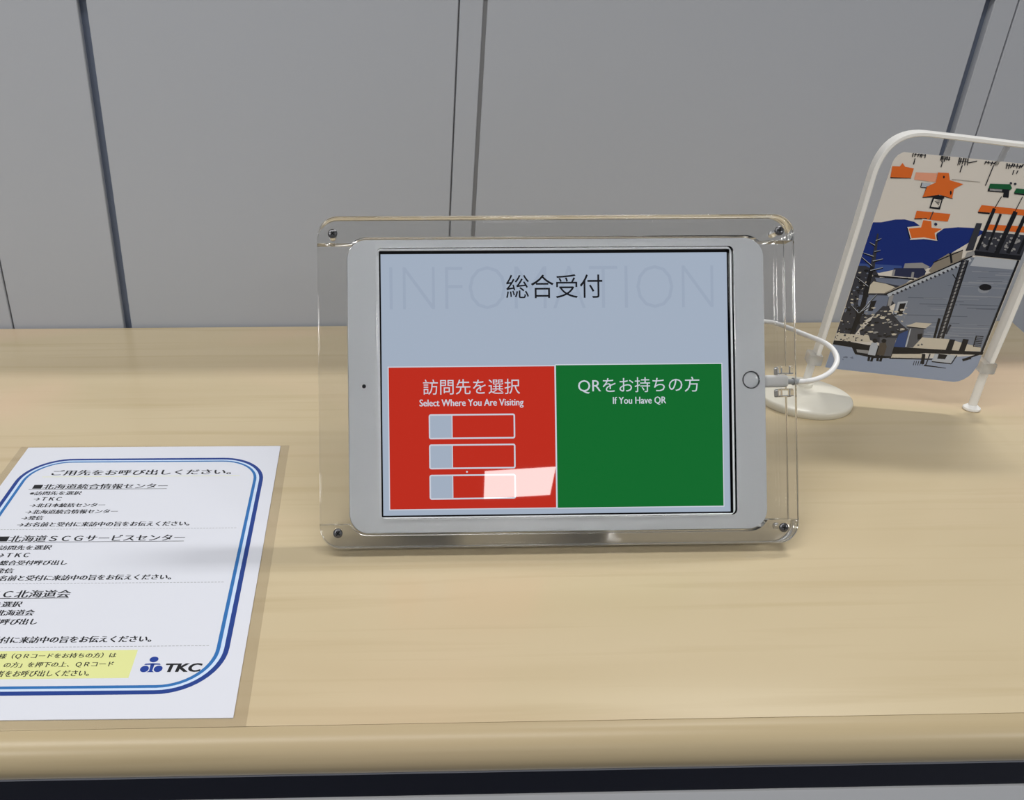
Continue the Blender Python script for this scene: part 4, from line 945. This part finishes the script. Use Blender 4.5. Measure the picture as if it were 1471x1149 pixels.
# ------------------------------------------------------------------ charging cable
MW = Matrix.Translation(ORG) @ Euler(ROT).to_matrix().to_4x4()
CBO = Vector((0.2600, 0.4500, 0.0))
LW = Matrix.Translation(-CBO) @ MW
cb = thing('charging_cable', 'white charging cable looping out from the right side of the tablet', 'cable', CBO)
bm = bmesh.new(); add_box(bm, 0.2626, 0.2770, 0.0912, 0.0984, -0.0102, -0.0052, bevel=0.0018, seg=3); bmesh.ops.transform(bm, matrix=LW, verts=bm.verts[:])
obj('plug', bm_mesh(bm), M['cable'], cb, 40)
s0 = Vector((0.2768, 0.0945, -0.0077)); 
bm = bmesh.new(); add_tube(bm, [s0, s0 + Vector((0.0035, 0, 0))], 0.0017, 14); add_tube(bm, [s0 + Vector((0.0035, 0, 0)), s0 + Vector((0.0080, 0.0002, 0))], 0.0023, 14, 0.0016)
bmesh.ops.transform(bm, matrix=LW, verts=bm.verts[:])
obj('strain_relief', bm_mesh(bm), M['plug_metal'], cb, 40)
wpts = [MW @ (s0 + Vector((0.004, 0, 0))), MW @ (s0 + Vector((0.010, 0.0001, 0)))] + [Vector(p) for p in ((0.2705, 0.4472, 0.0857), (0.2772, 0.4504, 0.0852), (0.2838, 0.4535, 0.0858), (0.2908, 0.459, 0.0861), (0.2964, 0.4645, 0.0874), (0.3002, 0.47, 0.0897), (0.3021, 0.4767, 0.0916), (0.3022, 0.4833, 0.093), (0.3004, 0.49, 0.0939), (0.2979, 0.5, 0.0934), (0.2911, 0.51, 0.0943), (0.2855, 0.52, 0.0943), (0.2818, 0.53, 0.0927), (0.2600, 0.5450, 0.0900), (0.2300, 0.5560, 0.0720), (0.1950, 0.5600, 0.0400), (0.1650, 0.5640, 0.0120), (0.1350, 0.5720, 0.0019), (0.0950, 0.5950, 0.0018), (0.0700, 0.6400, 0.0018), (0.0650, 0.7000, 0.0018))]
bm = bmesh.new(); add_tube(bm, [p - CBO for p in spline(wpts, 8)], 0.0016, 12)
obj('cord', bm_mesh(bm), M['cable'], cb, 60)

# ------------------------------------------------------------------ notice sheet
ns = thing('notice_sheet', 'white instruction notice with blue double border lying flat on the counter', 'notice', SHEET_LOC, (0, 0, SHEET_ROT))
bm = bmesh.new(); add_box(bm, -0.0060, 0.1885, -0.2626, 0.0018, 0.00005, 0.00022)
obj('film', bm_mesh(bm), M['film'], ns, label='clear film margin around the paper')
P = Print(dict(IK, paper=M['paper'])); P.z = 0.00062
def T(k, s, x0, yt, x1, yb, **kw): P.text(k, s, x0, -yb, x1, -yt, **kw)
P.up()
navy_o = rrect(7.7, -242.7, 174.3, -17.1, 31, 14); navy_i = rrect(10.3, -240.1, 171.7, -19.6, 28.4, 14)
blue_o = rrect(12.2, -238.6, 169.8, -21.1, 26.6, 14); blue_i = rrect(14.2, -236.8, 167.8, -22.6, 24.7, 14)
P.ring('navy', navy_o, navy_i); P.ring('pale', navy_i, blue_o); P.ring('blue', blue_o, blue_i)
B = 0.21
T('ink', 'ご用先をお呼び出しください。', 29.3, 33.2, 151.4, 40.2, bold=0.26)
P.rect('yellow', 24, -42.3, 158, -41.9)
def H1(s, x0, yt, x1, yb):
    T('ink', s, x0, yt, x1, yb, bold=B); P.rect('ink', x0 - 2, -yb - 0.75, x1 + 0.2, -yb - 0.25)
H1('■北海道統合情報センター', 22.7, 51.7, 111.5, 58.0)
for s, x0, yt, x1, yb in (('※訪問先を選択', 23.3, 60.9, 56.8, 65.6), ('→ＴＫＣ', 28.5, 68.1, 45.9, 72.4), ('→北日本統括センター', 28.5, 75.7, 76.2, 80.3),
        ('→北海道統合情報センター', 28.5, 83.2, 86.2, 88.0), ('→発信', 28.5, 90.2, 41.6, 95.0), ('→お名前と受付に来訪中の旨をお伝えください。', 28.5, 97.5, 134.2, 102.5),
        ('※訪問先を選択', 23.3, 122.1, 57.2, 126.8), ('→ＴＫＣ', 28.5, 129.6, 46.8, 134.0), ('→総合受付呼び出し', 28.5, 137.1, 71.2, 141.7), ('→発信', 28.5, 144.6, 43.1, 149.1),
        ('→お名前と受付に来訪中の旨をお伝えください。', 28.5, 151.2, 133.7, 156.1), ('※訪問先を選択', 23.3, 174.1, 58.4, 178.9), ('→ＴＫＣ北海道会', 28.5, 181.0, 67.4, 185.8),
        ('→総合受付呼び出し', 28.5, 188.2, 71.6, 193.0), ('→お名前と受付に来訪中の旨をお伝えください。', 28.5, 202.2, 133.9, 207.0)):
    T('ink', s, x0, yt, x1, yb, bold=B)
H1('■北海道ＳＣＧサービスセンター', 22.7, 111.9, 134.1, 118.4)
H1('■ＴＫＣ北海道会', 22.7, 164.6, 81.7, 171.0)
for y in (105.3, 158.8, 210.1):
    x = 20.0
    while x < 164: P.rect('line', x, -y - 0.18, min(x + 1.3, 164), -y + 0.18); x += 1.9
P.rect('yellow', 20, -232.0, 128.9, -212.7); P.up()
T('ink', '様（ＱＲコードをお持ちの方）は', 61.5, 214.5, 119.1, 218.4, bold=0.10)
T('ink', 'の方」を押下の上、ＱＲコード', 66.3, 220.6, 119.3, 224.6, bold=0.10)
T('ink', '者をお呼び出しください。', 65.0, 226.4, 109.3, 230.5, bold=0.10)
def ell(x, y, a, b, n=24): return [(x + a * math.cos(6.28318 * k / n), -y + b * math.sin(6.28318 * k / n)) for k in range(n)]
P.face('logo', ell(138.4, 219.6, 2.15, 1.95)); P.face('logo', ell(135.2, 226.1, 2.1, 2.2)); P.face('logo', ell(141.8, 226.1, 2.1, 2.2))
P.face('logo', [(134.4, -223.3), (134.9, -222.5), (138.4, -222.2), (141.9, -222.5), (142.4, -223.3)])
P.face('logo', [(137.5, -223.0), (139.4, -223.0), (139.2, -227.4), (140.2, -228.3), (136.7, -228.3), (137.7, -227.4)])
T('ink', 'TKC', 145.2, 222.5, 162.6, 228.4, off=0.020, shear=0.12, bold=0.22)
bm = bmesh.new(); add_box(bm, 0, 0.1822, -0.2574, 0, 0.00024, 0.00062)
pp = obj('paper', bm_mesh(bm), M['paper'], ns)
P.build('printing', pp, 'printed Japanese text, logo and blue border')

# ------------------------------------------------------------------ sign frame and card
SO = Vector((0.3680, 0.6069, 0.0)); SR = (0, 0, math.atan2(-0.2536, 0.9673))
sf = thing('sign_frame', 'white arched display frame standing on a round base behind the tablet', 'display frame', SO, SR)
def sweep(path, t, dpt, bev=0.0006):
    """flat strip: thickness t in the plane, depth dpt backwards; path in (u, z) mm"""
    bm = bmesh.new(); t /= 1000; n = len(path); rings = []
    for i, (u, z) in enumerate(path):
        a = Vector(path[max(i - 1, 0)]); b = Vector(path[min(i + 1, n - 1)]); tt = (b - a).normalized(); nn = Vector((-tt.y, tt.x))
        sec = ((-t / 2 + bev, 0), (t / 2 - bev, 0), (t / 2, bev), (t / 2, dpt - bev), (t / 2 - bev, dpt), (-t / 2 + bev, dpt), (-t / 2, dpt - bev), (-t / 2, bev))
        rings.append([bm.verts.new((u / 1000 + nn.x * s, q, z / 1000 + nn.y * s)) for s, q in sec])
    for x, y in zip(rings, rings[1:]):
        for k in range(8): bm.faces.new((x[k], x[(k + 1) % 8], y[(k + 1) % 8], y[k]))
    bm.faces.new(rings[0]); bm.faces.new(rings[-1][::-1])
    return bm_mesh(bm)
def bez(a, b, c, n=14): return [tuple((1 - k / n) ** 2 * p + 2 * (k / n) * (1 - k / n) * q + (k / n) ** 2 * r for p, q, r in zip(a, b, c)) for k in range(n + 1)]
path = [(3.4, 36.5), (5.2, 80), (7.4, 140)] + bez((8.3, 175), (9.4, 206.8), (36, 204.8)) + [(60, 202.7), (90, 199.9)] + bez((105, 198.6), (131, 196), (129.6, 168)) + [(127.9, 120), (126.2, 70), (124.8, 41)]
obj('arch', sweep(path, 3.2, 0.0125), M['white_plastic'], sf, 40)
bm = bmesh.new(); add_lathe(bm, [(0, 0), (0.0358, 0), (0.0364, 0.0008), (0.0366, 0.0046), (0.0361, 0.0058), (0.0350, 0.0064), (0.0200, 0.0077), (0, 0.0082)], 72)
o = obj('round_base', bm_mesh(bm), M['base_plastic'], sf, 50); o.location = Euler(SR).to_matrix().inverted() @ (Vector((0.3630, 0.6000, 0)) - SO)
bm = bmesh.new(); add_lathe(bm, [(0, 0.0066), (0.0058, 0.0066), (0.0058, 0.0092), (0.0050, 0.0104), (0, 0.0104)], 28)
o = obj('base_collar', bm_mesh(bm), M['base_plastic'], sf, 40); o.location = (0.0005, 0.005, 0)
for u0, u1, z0, z1 in ((0.6, 1.6, 8.6, 36), (124.2, 124.0, 1.5, 40)):
    bm = bmesh.new(); add_tube(bm, [(u0 / 1000, 0.005, z0 / 1000), (u1 / 1000, 0.005, z1 / 1000)], 0.0030, 16)
    obj('support_rod', bm_mesh(bm), M['white_plastic'], sf, 40)
bm = bmesh.new(); add_lathe(bm, [(0, 0), (0.0055, 0), (0.0062, 0.0008), (0.0060, 0.0022), (0.0035, 0.0042), (0, 0.0046)], 28)
o = obj('foot', bm_mesh(bm), M['white_plastic'], sf, 40); o.location = (0.1243, 0.005, 0)
for u, z in ((2.2, 32.0), (123.6, 37.0)):
    bm = bmesh.new(); add_box(bm, (u - 5.0) / 1000, (u + 5.0) / 1000, -0.0012, 0.0140, (z - 4.4) / 1000, (z + 4.4) / 1000, bevel=0.0012)
    obj('clamp', bm_mesh(bm), M['frost'], sf, 40, label='cloudy clear clamp')

cd = thing('picture_card', 'rounded picture card of a snowy building hanging inside the white arched frame', 'card', SO, SR)
bm = bmesh.new()
a = [bm.verts.new((x / 1000, 0.0022, z / 1000)) for x, z in CARD_OUT]; b = [bm.verts.new((x / 1000, 0.0030, z / 1000)) for x, z in CARD_OUT]
bm.faces.new(a); bm.faces.new(b[::-1])
for i in range(len(a)): bm.faces.new((a[i], a[(i + 1) % len(a)], b[(i + 1) % len(a)], b[i]))
sh = obj('sheet', bm_mesh(bm), CK['paper'], cd)
Q = Print(CK); Q.dz = 0.0000006; Q.z = 0.00002
for c, pts in ART:
    Q.face(c, pts); Q.up()
pr = Q.build('picture', sh, 'printed snowy brick building, stars and scribbles')
pr.rotation_euler = (R(90), 0, 0); pr.location = (0, 0.0022, 0)
for (u0, z0, u1, z1) in ((52.0, 201.8, 51.0, 188.4), (86.8, 198.5, 84.8, 185.8)):
    bm = bmesh.new()
    for s in (-1, 1):
        P4 = [(u0 - 1.4 + s * 0.8, z0), (u0 + 1.4 + s * 0.8, z0), (u1 + 1.0 + s * 1.4, z1), (u1 - 1.0 + s * 1.4, z1)]
        yy = 0.0017 if s < 0 else 0.0031
        f = [bm.verts.new((u / 1000, yy, z / 1000)) for u, z in P4]; g = [bm.verts.new((u / 1000, yy + 0.0004, z / 1000)) for u, z in P4]
        bm.faces.new(f); bm.faces.new(g[::-1])
        for i in range(4): bm.faces.new((f[i], f[(i + 1) % 4], g[(i + 1) % 4], g[i]))
    obj('hanging_strap', bm_mesh(bm), M['frost'], cd, label='clear strap')
